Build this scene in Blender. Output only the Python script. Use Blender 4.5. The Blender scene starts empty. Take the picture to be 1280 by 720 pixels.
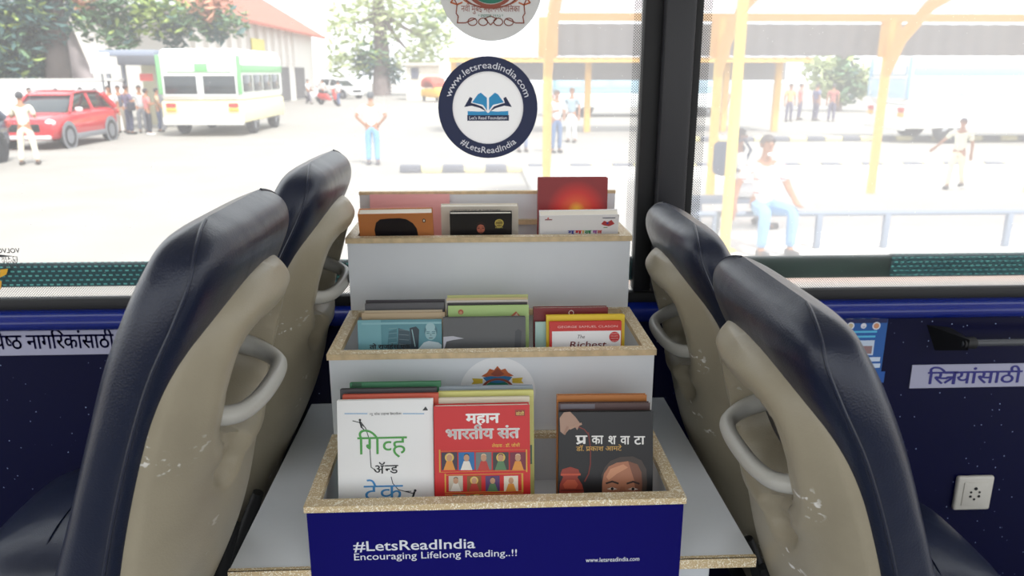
import bpy, bmesh, math, random
from mathutils import Vector, Matrix, Euler
random.seed(7)
PI = math.pi
C = bpy.context.scene.collection
SC = bpy.context.scene
# ------------------------------------------------------------------ camera
F = 965.0
PITCH = math.atan(270/F)
YAW = math.atan(45/(F/math.cos(PITCH)))
CAM = Vector((0, 0, 2.15))
cp, sp, cyw, syw = math.cos(PITCH), math.sin(PITCH), math.cos(YAW), math.sin(YAW)
FWD = Vector((syw*cp, cyw*cp, -sp)); RGT = Vector((cyw, -syw, 0)); UPV = Vector((syw*sp, cyw*sp, cp))
cd = bpy.data.cameras.new('camera'); cam = bpy.data.objects.new('camera', cd); C.objects.link(cam)
cd.sensor_width = 36; cd.lens = 36*F/1280; cd.clip_start = .02; cd.clip_end = 600
cam.location = CAM
cam.rotation_euler = Matrix((RGT, UPV, -FWD)).transposed().to_euler()
cd.dof.use_dof = True; cd.dof.focus_distance = 1.25; cd.dof.aperture_fstop = 6.3
SC.camera = cam
# ------------------------------------------------------------------ light
world = bpy.data.worlds.new('world'); SC.world = world; world.use_nodes = True
bg = world.node_tree.nodes['Background']
bg.inputs['Color'].default_value = (.93, .965, 1, 1); bg.inputs['Strength'].default_value = 1.1
sd = bpy.data.lights.new('sun', 'SUN'); sd.energy = 2.7; sd.angle = math.radians(9); sd.color = (1, .96, .9)
sun = bpy.data.objects.new('sun', sd); C.objects.link(sun); sun.location = (-6, -10, 20)
sun.rotation_euler = (math.radians(29), math.radians(16), 0)
SC.view_settings.view_transform = 'Standard'; SC.view_settings.look = 'None'
SC.view_settings.gamma = 1; SC.view_settings.use_curve_mapping = False
SC.view_settings.exposure = 0.95
try:
    SC.cycles.max_bounces = 8; SC.cycles.transparent_max_bounces = 16; SC.cycles.diffuse_bounces = 5
except Exception: pass
# ------------------------------------------------------------------ pixel -> world helpers (1280x720 frame)
def ray(px, py): return FWD + RGT*((px-640)/F) + UPV*((360-py)/F)
def onY(px, py, Y): d = ray(px, py); return CAM + d*(Y/d.y)
def onZ(px, py, Z=0): d = ray(px, py); return CAM + d*((Z-CAM.z)/d.z)
# ------------------------------------------------------------------ materials
def lin(c):
    if isinstance(c, str): c = [int(c[i:i+2], 16) for i in (0, 2, 4)]
    return tuple((v/255/12.92 if v/255 <= .04045 else ((v/255+.055)/1.055)**2.4) for v in c)
class NT:
    def __init__(s, m): m.use_nodes = True; s.t = m.node_tree; s.b = s.t.nodes['Principled BSDF']
    def n(s, kind, **kw):
        nd = s.t.nodes.new(kind)
        for k, v in kw.items():
            if k in nd.inputs: nd.inputs[k].default_value = v
            else: setattr(nd, k, v)
        return nd
    def l(s, a, b): s.t.links.new(a, b)
MATS = {}
def mat(name, col, rough=.6, metal=0, noise=0, nscale=40, bump=0, bscale=200, spec=.5, trans=0, coat=0):
    if name in MATS: return MATS[name]
    m = bpy.data.materials.new(name); MATS[name] = m; k = NT(m); c = lin(col); b = k.b
    b.inputs['Base Color'].default_value = (*c, 1); b.inputs['Roughness'].default_value = rough
    b.inputs['Metallic'].default_value = metal; b.inputs['Specular IOR Level'].default_value = spec
    if trans: b.inputs['Transmission Weight'].default_value = trans
    if coat: b.inputs['Coat Weight'].default_value = coat
    co = k.n('ShaderNodeTexCoord')
    if noise:
        nz = k.n('ShaderNodeTexNoise', Scale=nscale, Detail=4.0); k.l(co.outputs['Object'], nz.inputs['Vector'])
        r = k.n('ShaderNodeValToRGB'); e = r.color_ramp.elements
        e[0].position = .3; e[1].position = .7
        e[0].color = (*[x*(1-noise) for x in c], 1); e[1].color = (*[min(1, x*(1+noise)) for x in c], 1)
        k.l(nz.outputs['Fac'], r.inputs['Fac']); k.l(r.outputs['Color'], b.inputs['Base Color'])
    if bump:
        nb = k.n('ShaderNodeTexNoise', Scale=bscale, Detail=3.0); k.l(co.outputs['Object'], nb.inputs['Vector'])
        bp = k.n('ShaderNodeBump', Strength=bump, Distance=.004); k.l(nb.outputs['Fac'], bp.inputs['Height'])
        k.l(bp.outputs['Normal'], b.inputs['Normal'])
    return m
def leather():
    m = mat('navy_leather', (9, 20, 44), .33, spec=.5); k = NT(m)
    co = k.n('ShaderNodeTexCoord')
    n1 = k.n('ShaderNodeTexNoise', Scale=9.0, Detail=2.0, Distortion=.2); n2 = k.n('ShaderNodeTexVoronoi', Scale=420.0)
    k.l(co.outputs['Object'], n1.inputs['Vector']); k.l(co.outputs['Object'], n2.inputs['Vector'])
    b1 = k.n('ShaderNodeBump', Strength=.3, Distance=.016); b2 = k.n('ShaderNodeBump', Strength=.18, Distance=.0012)
    k.l(n1.outputs['Fac'], b1.inputs['Height']); k.l(n2.outputs['Distance'], b2.inputs['Height'])
    k.l(b1.outputs['Normal'], b2.inputs['Normal']); k.l(b2.outputs['Normal'], k.b.inputs['Normal'])
    return m
def speckled():
    m = mat('speckled_navy', (3, 5, 46), .3, spec=.22); k = NT(m)
    co = k.n('ShaderNodeTexCoord'); v = k.n('ShaderNodeTexVoronoi', Scale=75.0); k.l(co.outputs['Object'], v.inputs['Vector'])
    r = k.n('ShaderNodeValToRGB'); e = r.color_ramp.elements
    e[0].position = .07; e[0].color = (*lin((170, 190, 230)), 1); e[1].position = .12; e[1].color = (*lin((3, 5, 46)), 1)
    k.l(v.outputs['Distance'], r.inputs['Fac'])
    w = k.n('ShaderNodeTexWhiteNoise'); k.l(v.outputs['Color'], w.inputs['Vector'])
    g = k.n('ShaderNodeMath', operation='GREATER_THAN'); g.inputs[1].default_value = .7; k.l(w.outputs['Value'], g.inputs[0])
    mx = k.n('ShaderNodeMix', data_type='RGBA'); mx.inputs['A'].default_value = (*lin((3, 5, 46)), 1)
    k.l(g.outputs[0], mx.inputs['Factor']); k.l(r.outputs['Color'], mx.inputs['B']); k.l(mx.outputs['Result'], k.b.inputs['Base Color'])
    return m
def goldtape():
    m = mat('gold_scroll_tape', (205, 180, 130), .45); k = NT(m)
    co = k.n('ShaderNodeTexCoord'); v = k.n('ShaderNodeTexVoronoi', Scale=230.0, feature='SMOOTH_F1')
    n = k.n('ShaderNodeTexNoise', Scale=90.0, Detail=2.0); k.l(co.outputs['Object'], n.inputs['Vector'])
    ad = k.n('ShaderNodeMix', data_type='RGBA'); ad.inputs['Factor'].default_value = .03
    k.l(co.outputs['Object'], ad.inputs['A']); k.l(n.outputs['Color'], ad.inputs['B'])
    k.l(ad.outputs['Result'], v.inputs['Vector'])
    mu = k.n('ShaderNodeMath', operation='SINE'); m2 = k.n('ShaderNodeMath', operation='MULTIPLY'); m2.inputs[1].default_value = 11
    k.l(v.outputs['Distance'], m2.inputs[0]); k.l(m2.outputs[0], mu.inputs[0])
    r = k.n('ShaderNodeValToRGB'); e = r.color_ramp.elements
    e[0].position = .06; e[0].color = (*lin((212, 188, 144)), 1); e[1].position = .3; e[1].color = (*lin((252, 243, 222)), 1)
    k.l(mu.outputs[0], r.inputs['Fac']); k.l(r.outputs['Color'], k.b.inputs['Base Color'])
    return m
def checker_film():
    m = mat('teal_pattern_reflection', (40, 90, 90), .5); k = NT(m)
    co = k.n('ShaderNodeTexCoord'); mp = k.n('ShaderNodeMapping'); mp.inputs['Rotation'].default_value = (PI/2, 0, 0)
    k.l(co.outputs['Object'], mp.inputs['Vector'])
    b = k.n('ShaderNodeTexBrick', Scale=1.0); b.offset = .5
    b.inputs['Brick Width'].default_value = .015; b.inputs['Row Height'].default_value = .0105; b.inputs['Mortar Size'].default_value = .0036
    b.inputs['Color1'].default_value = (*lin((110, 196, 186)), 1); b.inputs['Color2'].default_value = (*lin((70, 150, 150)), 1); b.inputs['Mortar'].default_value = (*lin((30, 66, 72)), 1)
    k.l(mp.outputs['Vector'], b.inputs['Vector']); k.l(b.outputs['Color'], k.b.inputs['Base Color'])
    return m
def glass_dust_glare():
    m = bpy.data.materials.new('dust_and_glare_window_glass'); MATS['glass'] = m; k = NT(m)
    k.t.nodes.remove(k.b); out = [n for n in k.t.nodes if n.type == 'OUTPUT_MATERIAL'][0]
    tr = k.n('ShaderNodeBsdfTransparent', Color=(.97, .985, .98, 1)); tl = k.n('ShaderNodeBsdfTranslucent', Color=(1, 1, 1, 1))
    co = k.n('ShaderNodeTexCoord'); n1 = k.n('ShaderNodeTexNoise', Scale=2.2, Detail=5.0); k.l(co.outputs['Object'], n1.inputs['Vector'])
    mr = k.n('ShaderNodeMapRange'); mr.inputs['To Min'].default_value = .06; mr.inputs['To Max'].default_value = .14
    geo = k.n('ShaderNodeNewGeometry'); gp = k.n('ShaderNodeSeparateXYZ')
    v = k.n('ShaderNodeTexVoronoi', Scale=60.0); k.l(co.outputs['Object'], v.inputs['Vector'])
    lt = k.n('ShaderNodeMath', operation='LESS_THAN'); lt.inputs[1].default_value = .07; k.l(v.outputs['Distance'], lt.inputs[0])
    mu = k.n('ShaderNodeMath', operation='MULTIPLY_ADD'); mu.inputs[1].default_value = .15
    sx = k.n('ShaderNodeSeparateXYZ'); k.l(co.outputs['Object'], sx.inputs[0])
    gx = k.n('ShaderNodeMapRange'); gx.inputs['From Min'].default_value = -1.3; gx.inputs['From Max'].default_value = .5; gx.inputs['To Min'].default_value = 0; gx.inputs['To Max'].default_value = .25; k.l(geo.outputs['Position'], gp.inputs[0]); k.l(gp.outputs['X'], gx.inputs['Value'])  # veiling glare put into the dust film, growing towards the right
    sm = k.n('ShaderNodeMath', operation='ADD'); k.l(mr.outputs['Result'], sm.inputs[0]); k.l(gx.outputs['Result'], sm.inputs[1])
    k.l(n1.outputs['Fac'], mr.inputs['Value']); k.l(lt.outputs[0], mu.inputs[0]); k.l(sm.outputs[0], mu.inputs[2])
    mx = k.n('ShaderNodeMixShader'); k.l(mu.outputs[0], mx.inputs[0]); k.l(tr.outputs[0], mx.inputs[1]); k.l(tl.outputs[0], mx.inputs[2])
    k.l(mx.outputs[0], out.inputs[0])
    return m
def frit(axis):
    m = bpy.data.materials.new('frit_dots_'+axis); k = NT(m); k.t.nodes.remove(k.b)
    out = [n for n in k.t.nodes if n.type == 'OUTPUT_MATERIAL'][0]
    co = k.n('ShaderNodeTexCoord'); sx = k.n('ShaderNodeSeparateXYZ'); k.l(co.outputs['Object'], sx.inputs[0])
    def sn(o, f):
        a = k.n('ShaderNodeMath', operation='MULTIPLY'); a.inputs[1].default_value = f; k.l(o, a.inputs[0])
        s = k.n('ShaderNodeMath', operation='SINE'); k.l(a.outputs[0], s.inputs[0]); return s.outputs[0]
    f = 2*PI/.0058
    p = k.n('ShaderNodeMath', operation='MULTIPLY'); k.l(sn(sx.outputs['X'], f), p.inputs[0]); k.l(sn(sx.outputs['Z'], f), p.inputs[1])
    g = k.n('ShaderNodeMath', operation='GREATER_THAN'); g.inputs[1].default_value = .36 if axis == 'x' else .3; k.l(p.outputs[0], g.inputs[0])
    tr = k.n('ShaderNodeBsdfTransparent'); df = k.n('ShaderNodeBsdfDiffuse', Color=(.012, .012, .014, 1))
    mx = k.n('ShaderNodeMixShader'); k.l(g.outputs[0], mx.inputs[0]); k.l(tr.outputs[0], mx.inputs[1]); k.l(df.outputs[0], mx.inputs[2]); k.l(mx.outputs[0], out.inputs[0])
    return m
def translucent(m, f):                                   # thin sheet that lets part of the daylight through
    k = NT(m); out = [n for n in k.t.nodes if n.type == 'OUTPUT_MATERIAL'][0]
    tl = k.n('ShaderNodeBsdfTranslucent', Color=tuple(k.b.inputs['Base Color'].default_value)); mx = k.n('ShaderNodeMixShader'); mx.inputs[0].default_value = f
    k.l(k.b.outputs[0], mx.inputs[1]); k.l(tl.outputs[0], mx.inputs[2]); k.l(mx.outputs[0], out.inputs[0]); return m
def corrugated(name, c1, c2, freq, trans=0.0):
    m = mat(name, c1, .6); k = NT(m)
    if trans: translucent(m, trans)
    co = k.n('ShaderNodeTexCoord'); sx = k.n('ShaderNodeSeparateXYZ'); k.l(co.outputs['Object'], sx.inputs[0])
    n = k.n('ShaderNodeTexNoise', Scale=1.4, Detail=4.0); k.l(co.outputs['Object'], n.inputs['Vector'])
    mx = k.n('ShaderNodeMix', data_type='RGBA'); mx.inputs['A'].default_value = (*lin(c1), 1); mx.inputs['B'].default_value = (*lin(c2), 1)
    k.l(n.outputs['Fac'], mx.inputs['Factor']); k.l(mx.outputs['Result'], k.b.inputs['Base Color'])
    return m
# ------------------------------------------------------------------ mesh builder
class MB:
    def __init__(s): s.v = []; s.f = []; s.mi = []; s.sm = []; s.mats = []
    def m(s, mt):
        if mt not in s.mats: s.mats.append(mt)
        return s.mats.index(mt)
    def add(s, vs, fs, mt, smooth=False, M=None):
        o = len(s.v); i = s.m(mt)
        s.v += [tuple(M @ Vector(v)) if M else tuple(v) for v in vs]
        s.f += [tuple(o+a for a in f) for f in fs]; s.mi += [i]*len(fs); s.sm += [smooth]*len(fs)
        return s
    def bm(s, b, mt, smooth=False, M=None):
        b.verts.index_update(); s.add([v.co.copy() for v in b.verts], [[v.index for v in f.verts] for f in b.faces], mt, smooth, M); b.free(); return s
    def box(s, c, d, mt, bev=0, seg=2, M=None, smooth=None):
        b = bmesh.new(); bmesh.ops.create_cube(b, size=1)
        for v in b.verts: v.co = Vector((v.co.x*d[0], v.co.y*d[1], v.co.z*d[2]))
        if bev: bmesh.ops.bevel(b, geom=b.edges[:], offset=bev, segments=seg, profile=.5, affect='EDGES', clamp_overlap=True)
        T = Matrix.Translation(Vector(c)); M2 = (M @ T) if M else T
        return s.bm(b, mt, bool(bev) if smooth is None else smooth, M2)
    def bx(s, x0, x1, y0, y1, z0, z1, mt, bev=0, seg=2, M=None): return s.box(((x0+x1)/2, (y0+y1)/2, (z0+z1)/2), (abs(x1-x0), abs(y1-y0), abs(z1-z0)), mt, bev, seg, M)
    def quad(s, pts, mt): return s.add(pts, [tuple(range(len(pts)))], mt)
    def tube(s, pts, r, mt, n=10, caps=True, sq=1.0, smooth=True, M=None):
        pts = [Vector(p) for p in pts]; rs = r if isinstance(r, (list, tuple)) else [r]*len(pts)
        vs = []; fs = []; N = len(pts); prev = None
        for i, p in enumerate(pts):
            t = (pts[min(i+1, N-1)]-pts[max(i-1, 0)]).normalized()
            if prev is None: a = t.orthogonal().normalized() if abs(t.z) > .95 else t.cross(Vector((0, 0, 1))).normalized()
            else: a = (prev - t*prev.dot(t)).normalized()
            prev = a; b = t.cross(a)
            for k in range(n):
                th = 2*PI*k/n; vs.append(p+(a*math.cos(th)+b*math.sin(th)*sq)*rs[i])
        for i in range(N-1):
            for k in range(n): fs.append((i*n+k, i*n+(k+1) % n, (i+1)*n+(k+1) % n, (i+1)*n+k))
        if caps: fs.append(tuple(range(n-1, -1, -1))); fs.append(tuple((N-1)*n+k for k in range(n)))
        return s.add(vs, fs, mt, smooth, M)
    def lathe(s, prof, mt, n=24, M=None, smooth=True):
        vs = []; fs = []; P = len(prof)
        for k in range(n):
            th = 2*PI*k/n
            for (r, z) in prof: vs.append((r*math.cos(th), r*math.sin(th), z))
        for k in range(n):
            for j in range(P-1): a = k*P+j; b = ((k+1) % n)*P+j; fs.append((a, b, b+1, a+1))
        return s.add(vs, fs, mt, smooth, M)
    def prism(s, poly, h, mt, M=None, smooth=False):   # polygon in XY, extruded 0..h in Z
        n = len(poly); vs = [(x, y, 0) for x, y in poly]+[(x, y, h) for x, y in poly]
        fs = [tuple(range(n-1, -1, -1)), tuple(range(n, 2*n))]+[(i, (i+1) % n, n+(i+1) % n, n+i) for i in range(n)]
        return s.add(vs, fs, mt, smooth, M)
    def ball(s, c, r, mt, M=None, u=14, v=10):
        b = bmesh.new(); bmesh.ops.create_uvsphere(b, u_segments=u, v_segments=v, radius=1)
        rr = r if isinstance(r, (tuple, list)) else (r, r, r)
        T = Matrix.Translation(Vector(c)) @ Matrix.Diagonal((*rr, 1)); return s.bm(b, mt, True, (M @ T) if M else T)
    def grid(s, fn, nu, nv, mt, smooth=True, wrap=False):
        vs = [fn(i/nu, j/nv) for j in range(nv+1) for i in range(nu+(0 if wrap else 1))]; W = nu if wrap else nu+1; fs = []
        for j in range(nv):
            for i in range(nu): i2 = (i+1) % W; fs.append((j*W+i, j*W+i2, (j+1)*W+i2, (j+1)*W+i))
        return s.add(vs, fs, mt, smooth)
    def build(s, name, parent=None, local=False, sharp=40):
        me = bpy.data.meshes.new(name)
        if parent is None and not local:
            xs = [v[0] for v in s.v]; ys = [v[1] for v in s.v]; zs = [v[2] for v in s.v]
            o0 = Vector(((min(xs)+max(xs))/2, (min(ys)+max(ys))/2, min(zs)))
        else: o0 = Vector((0, 0, 0)) if local else Vector(ROOT(parent))
        me.from_pydata([Vector(v)-o0 for v in s.v], [], s.f)
        for m_ in s.mats: me.materials.append(m_)
        me.polygons.foreach_set('material_index', s.mi); me.polygons.foreach_set('use_smooth', s.sm); me.update()
        try: me.set_sharp_from_angle(angle=math.radians(sharp))
        except Exception: pass
        o = bpy.data.objects.new(name, me); C.objects.link(o)
        if parent: o.parent = parent
        elif not local: o.location = o0
        return o
def ROOT(p):
    v = Vector(p.location)
    while p.parent: p = p.parent; v += p.location
    return v
def tag(o, label=None, cat=None, group=None, kind=None):
    if label: o['label'] = label
    if cat: o['category'] = cat
    if group: o['group'] = group
    if kind: o['kind'] = kind
    return o
def thing(name, label, cat, loc=(0, 0, 0), rot=(0, 0, 0), group=None):
    o = bpy.data.objects.new(name, None); C.objects.link(o); o.location = loc; o.rotation_euler = rot; o.empty_display_size = .05
    return tag(o, label, cat, group)
def copy_tree(o, parent=None):
    c = o.copy(); C.objects.link(c)
    if parent: c.parent = parent
    for ch in list(o.children): copy_tree(ch, c)
    return c
# ------------------------------------------------------------------ lettering
TCACHE = {}
def glyphs(s, bold=0.0, shear=0.0):
    key = (s, bold, shear)
    if key in TCACHE: return TCACHE[key]
    cu = bpy.data.curves.new('t', 'FONT'); cu.body = s; cu.size = 1; cu.offset = bold; cu.shear = shear; cu.resolution_u = 3
    o = bpy.data.objects.new('t', cu); C.objects.link(o)
    dg = bpy.context.evaluated_depsgraph_get(); me = bpy.data.meshes.new_from_object(o.evaluated_get(dg))
    vs = [(v.co.x, v.co.y) for v in me.vertices]; fs = [tuple(p.vertices) for p in me.polygons]
    bpy.data.objects.remove(o); bpy.data.curves.remove(cu); bpy.data.meshes.remove(me)
    TCACHE[key] = (vs, fs); return vs, fs
def clip_right(vs, fs, x):                              # cut away all beyond x (the stem of a half letter)
    b = bmesh.new(); V = [b.verts.new((p[0], p[1], 0)) for p in vs]
    for f in fs:
        try: b.faces.new([V[i] for i in f])
        except ValueError: pass
    bmesh.ops.bisect_plane(b, geom=b.verts[:]+b.edges[:]+b.faces[:], plane_co=(x, 0, 0), plane_no=(1, 0, 0), clear_outer=True)
    b.verts.index_update(); r = [(v.co.x, v.co.y) for v in b.verts], [tuple(v.index for v in f.verts) for f in b.faces]; b.free(); return r
def stroke2(pts, w):
    vs = []; fs = []
    for i in range(len(pts)-1):
        a = Vector(pts[i]); c = Vector(pts[i+1]); d = (c-a).normalized(); n = Vector((-d.y, d.x))*w/2; e = d*w*.25; o = len(vs)
        vs += [tuple(a-n-e), tuple(c-n+e), tuple(c+n+e), tuple(a+n-e)]; fs.append((o, o+1, o+2, o+3))
    return vs, fs
def deva(s, bold=0.0):
    """Devanagari string; <x> = half form of x, {tra} and {pra} = drawn conjuncts, i-matra is typed before its cluster."""
    V = []; Fc = []; x = 0.0; i = 0; sw = .075+bold*2
    def put(vs, fs, adv, ox=0):
        nonlocal x
        o = len(V); V.extend([(a+x+ox, b) for a, b in vs]); Fc.extend([tuple(o+k for k in f) for f in fs]); x += adv
    run = ''
    def flush():
        nonlocal run
        if run:
            vs, fs = glyphs(run)
            if vs: put(vs, fs, max(a for a, b in vs))
            run = ''
    while i < len(s):
        ch = s[i]
        if ch == ' ': flush(); x += .26; i += 1; continue
        if ch == '<':
            flush(); j = s.index('>', i); vs, fs = glyphs(s[i+1:j]); mx = max(a for a, b in vs); vs, fs = clip_right(vs, fs, mx-.235); put(vs, fs, mx-.235); i = j+1; continue
        if ch == '{':
            flush(); nm = s[i+1:i+4]; i += 5
            if nm == 'pra':
                vs, fs = glyphs('प'); mx = max(a for a, b in vs); put(vs, fs, 0); a, b = stroke2([(mx*.66, .2), (mx*.14, .02)], sw); put(a, b, mx)
            else:
                hx = .47; a, b = stroke2([(0, .585), (hx, .585)], sw); put(a, b, 0); a, b = stroke2([(.36, .6), (.36, .0)], sw); put(a, b, 0)
                a, b = stroke2([(.36, .33), (.1, .33), (.04, .28)], sw*.9); put(a, b, 0)
                a, b = stroke2([(.33, .34), (.02, .06)], sw*.9); put(a, b, hx-.02)
            continue
        run += ch; i += 1
    flush()
    if bold:                                            # heavier strokes: shifted copies
        n = len(V); V0 = list(V); F0 = list(Fc)
        for q, (dx, dy) in enumerate(((bold*1.3, 0), (-bold*1.3, 0), (0, bold), (0, -bold))):
            V.extend([(a+dx, b+dy) for a, b in V0]); Fc.extend([tuple(k+n*(q+1) for k in f) for f in F0])
    return V, Fc
def comps(n, fs):
    p = list(range(n))
    def fd(a):
        while p[a] != a: p[a] = p[p[a]]; a = p[a]
        return a
    for f in fs:
        for k in f[1:]: p[fd(k)] = fd(f[0])
    ids = {}; return [ids.setdefault(fd(i), len(ids)) for i in range(n)]
def letter(mb, s, O, X, Y, mt, h=None, w=None, bold=0.0, shear=0.0, align='l', dev=False, lift=.0006, arc=None):
    """Write s with its base line from O along X (unit), up = Y; h = size of 1 em, w = fit to this width; arc=(radius, centre angle, up?)"""
    vs, fs = deva(s, bold) if dev else glyphs(s, bold, shear)
    if not vs: return
    O, X, Y = Vector(O), Vector(X).normalized(), Vector(Y).normalized(); N = X.cross(Y)
    x0 = min(a for a, b in vs); x1 = max(a for a, b in vs); W = x1-x0
    if h is None: h = w/W
    kx = (w/W) if w else h
    cid = comps(len(vs), fs); out = []
    for (a, b), c in zip(vs, cid):
        z = lift+(c % 9)*.00002
        u = (a-x0)*kx; v = b*h
        if arc:
            r, th0, top = arc; u -= W*kx/2
            if top: th = th0-u/r; q = X*math.cos(th)*(r+v)+Y*math.sin(th)*(r+v)
            else: th = th0+u/r; q = X*math.cos(th)*(r-v)+Y*math.sin(th)*(r-v)
            out.append(O+q+N*z); continue
        if align == 'c': u -= W*kx/2
        if align == 'r': u -= W*kx
        out.append(O+X*u+Y*v+N*z)
    mb.add(out, fs, mt)
def disc2(mb, c, X, Y, r0, r1, mt, lift=0, n=48, sy=1.0):       # flat ring / disc printed on a surface
    c, X, Y = Vector(c), Vector(X), Vector(Y); N = X.cross(Y).normalized(); vs = []; fs = []
    for k in range(n):
        th = 2*PI*k/n; e = X*math.cos(th)+Y*math.sin(th)*sy
        vs += [c+e*r1+N*lift, c+e*r0+N*lift]
    if r0 == 0: fs = [tuple(2*k for k in range(n))]
    else: fs = [(2*k, 2*((k+1) % n), 2*((k+1) % n)+1, 2*k+1) for k in range(n)]
    mb.add(vs, fs, mt)
def poly2(mb, O, X, Y, pts, mt, lift=0.0008):
    O, X, Y = Vector(O), Vector(X), Vector(Y); N = X.cross(Y).normalized()
    mb.add([O+X*a+Y*b+N*lift for a, b in pts], [tuple(range(len(pts)))], mt)
def line2(mb, O, X, Y, pts, w, mt, lift=0.0008):
    vs, fs = stroke2(pts, w); O, X, Y = Vector(O), Vector(X), Vector(Y); N = X.cross(Y).normalized()
    mb.add([O+X*a+Y*b+N*lift for a, b in vs], fs, mt)
# ------------------------------------------------------------------ common materials
M_navy = leather(); M_speck = speckled(); M_gold = goldtape(); M_refl = checker_film(); M_glass = glass_dust_glare()
M_fritx = frit('x'); M_fritz = frit('z')
M_lam = mat('white_laminate', (226, 230, 234), .35, noise=.03, nscale=6)
M_ply = mat('birch_ply_edge', (216, 192, 152), .6, noise=.15, nscale=60)
M_blue = mat('royal_blue_vinyl', (10, 6, 100), .5, spec=.15)
M_black = mat('black_rubber', (14, 14, 16), .6)
M_dark = mat('dark_charcoal_plastic', (42, 43, 48), .5, bump=.2, bscale=300)
M_shell = mat('beige_moulded_plastic', (152, 143, 122), .38, noise=.06, nscale=14, bump=.12, bscale=420)
def scuff(m):                                          # pale scratches worn into the plastic
    k = NT(m); co = k.n('ShaderNodeTexCoord'); mp = k.n('ShaderNodeMapping'); mp.inputs['Scale'].default_value = (1, .35, 1); mp.inputs['Rotation'].default_value = (.6, 0, 0)
    n = k.n('ShaderNodeTexNoise', Scale=120.0, Detail=2.0); k.l(co.outputs['Object'], mp.inputs['Vector']); k.l(mp.outputs['Vector'], n.inputs['Vector'])
    b = k.n('ShaderNodeTexNoise', Scale=9.0, Detail=1.0); k.l(co.outputs['Object'], b.inputs['Vector'])
    g1 = k.n('ShaderNodeMapRange'); g1.inputs['From Min'].default_value = .60; g1.inputs['From Max'].default_value = .66; k.l(n.outputs['Fac'], g1.inputs['Value'])
    g2 = k.n('ShaderNodeMapRange'); g2.inputs['From Min'].default_value = .60; g2.inputs['From Max'].default_value = .66; k.l(b.outputs['Fac'], g2.inputs['Value'])
    mu = k.n('ShaderNodeMath', operation='MULTIPLY'); k.l(g1.outputs['Result'], mu.inputs[0]); k.l(g2.outputs['Result'], mu.inputs[1])
    mx = k.n('ShaderNodeMix', data_type='RGBA'); src = k.b.inputs['Base Color'].links[0].from_socket; mx.inputs['B'].default_value = (.75, .73, .68, 1)
    k.l(mu.outputs[0], mx.inputs['Factor']); k.l(src, mx.inputs['A']); k.l(mx.outputs['Result'], k.b.inputs['Base Color'])
scuff(M_shell)
M_grip = mat('pale_grey_plastic', (172, 170, 162), .35, bump=.08, bscale=300)
M_white = mat('printed_white', (235, 236, 238), .5)
M_ink = mat('ink_black', (18, 18, 20), .5)
M_floor = mat('grey_vinyl_floor', (120, 122, 126), .5, noise=.1)
M_ceil = mat('pale_ceiling_panel', (225, 226, 226), .5)
M_metal = mat('steel', (150, 152, 156), .35, metal=.9)
# ------------------------------------------------------------------ the bus the camera stands in
WY = 1.72
FL = .80
def struct(o, name=None): return tag(o, kind='structure')
XL, XR = -3.2, 3.2
struct(MB().bx(XL, XR, -.85, 1.78, FL-.06, FL, M_floor).build('floor'))
struct(MB().bx(XL, XR, -.95, 1.9, 2.98, 3.04, M_ceil).build('ceiling'))
w = MB(); w.bx(XL, XR, WY, WY+.05, FL, 1.598, M_speck)
N = 10                                                   # rolled nose under the window sill
prof = [(WY+.05, 1.583)]+[(WY-.002-.032*math.sin(PI*i/N), 1.605-.022*math.cos(PI*i/N)) for i in range(N+1)]+[(WY+.05, 1.629)]
vs = [(XL, y, z) for y, z in prof]+[(XR, y, z) for y, z in prof]; n = len(prof)
w.add(vs, [(i, i+1, n+i+1, n+i) for i in range(n-1)], mat('blue_ledge', (12, 32, 118), .2), True)
struct(w.build('wall_window_side'))
# wall behind the camera with its own row of windows, openings enlarged for more fill light, and the wall band above the near windows
w = MB(); w.bx(XL, XR, -.9, -.85, FL, 1.25, M_speck); w.bx(XL, XR, -.9, -.85, 2.84, 2.98, M_ceil)
for x in (-2.3, -.6, 1.1, 2.8): w.bx(x, x+.1, -.9, -.85, 1.25, 2.84, M_dark)
struct(w.build('wall_aisle_side'))
struct(MB().bx(XL, XR, WY, WY+.05, 2.72, 2.98, M_ceil).build('wall_above_window'))
struct(MB().bx(XL, XR, 1.728, 1.76, 1.622, 1.652, M_black, .006).build('trim_1'))          # black rubber sill
p = MB(); p.bx(.400, .468, 1.70, 1.79, 1.655, 2.72, mat('dark_grey_pillar', (36, 36, 40), .45, bump=.1, bscale=400), .012)
p.bx(.361, .402, 1.725, 1.765, 1.655, 2.72, M_black, .004); p.bx(.466, .487, 1.722, 1.765, 1.655, 2.72, M_black, .004)
struct(p.build('trim_2'))                                                                  # pillar between the windows
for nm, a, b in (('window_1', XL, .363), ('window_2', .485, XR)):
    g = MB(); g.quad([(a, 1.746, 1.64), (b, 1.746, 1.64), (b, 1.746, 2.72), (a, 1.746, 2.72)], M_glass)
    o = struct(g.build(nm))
    e = MB(); e.quad([(a, 1.744, 1.652), (b, 1.744, 1.652), (b, 1.744, 1.678), (a, 1.744, 1.678)], M_fritx)
    if b < 1: e.quad([(b-.022, 1.7435, 1.66), (b, 1.7435, 1.66), (b, 1.7435, 2.72), (b-.022, 1.7435, 2.72)], M_fritz)
    else: e.quad([(a, 1.7435, 1.66), (a+.026, 1.7435, 1.66), (a+.026, 1.7435, 2.72), (a, 1.7435, 2.72)], M_fritz)
    e.build('dotted_border', o)
for a, b, lab in ((XL, .363, 'teal patterned strip painted as a reflection along the bottom of the left window'), (.985, XR, 'teal patterned strip painted as a reflection along the bottom of the right window, right of the dark joint')):
    f = MB(); f.bx(a, b, 1.750, 1.753, 1.676, 1.733, M_refl); tag(f.build('window_reflection'), lab, 'window reflection')  # patterned strip stands in for a reflection in the pane
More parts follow.
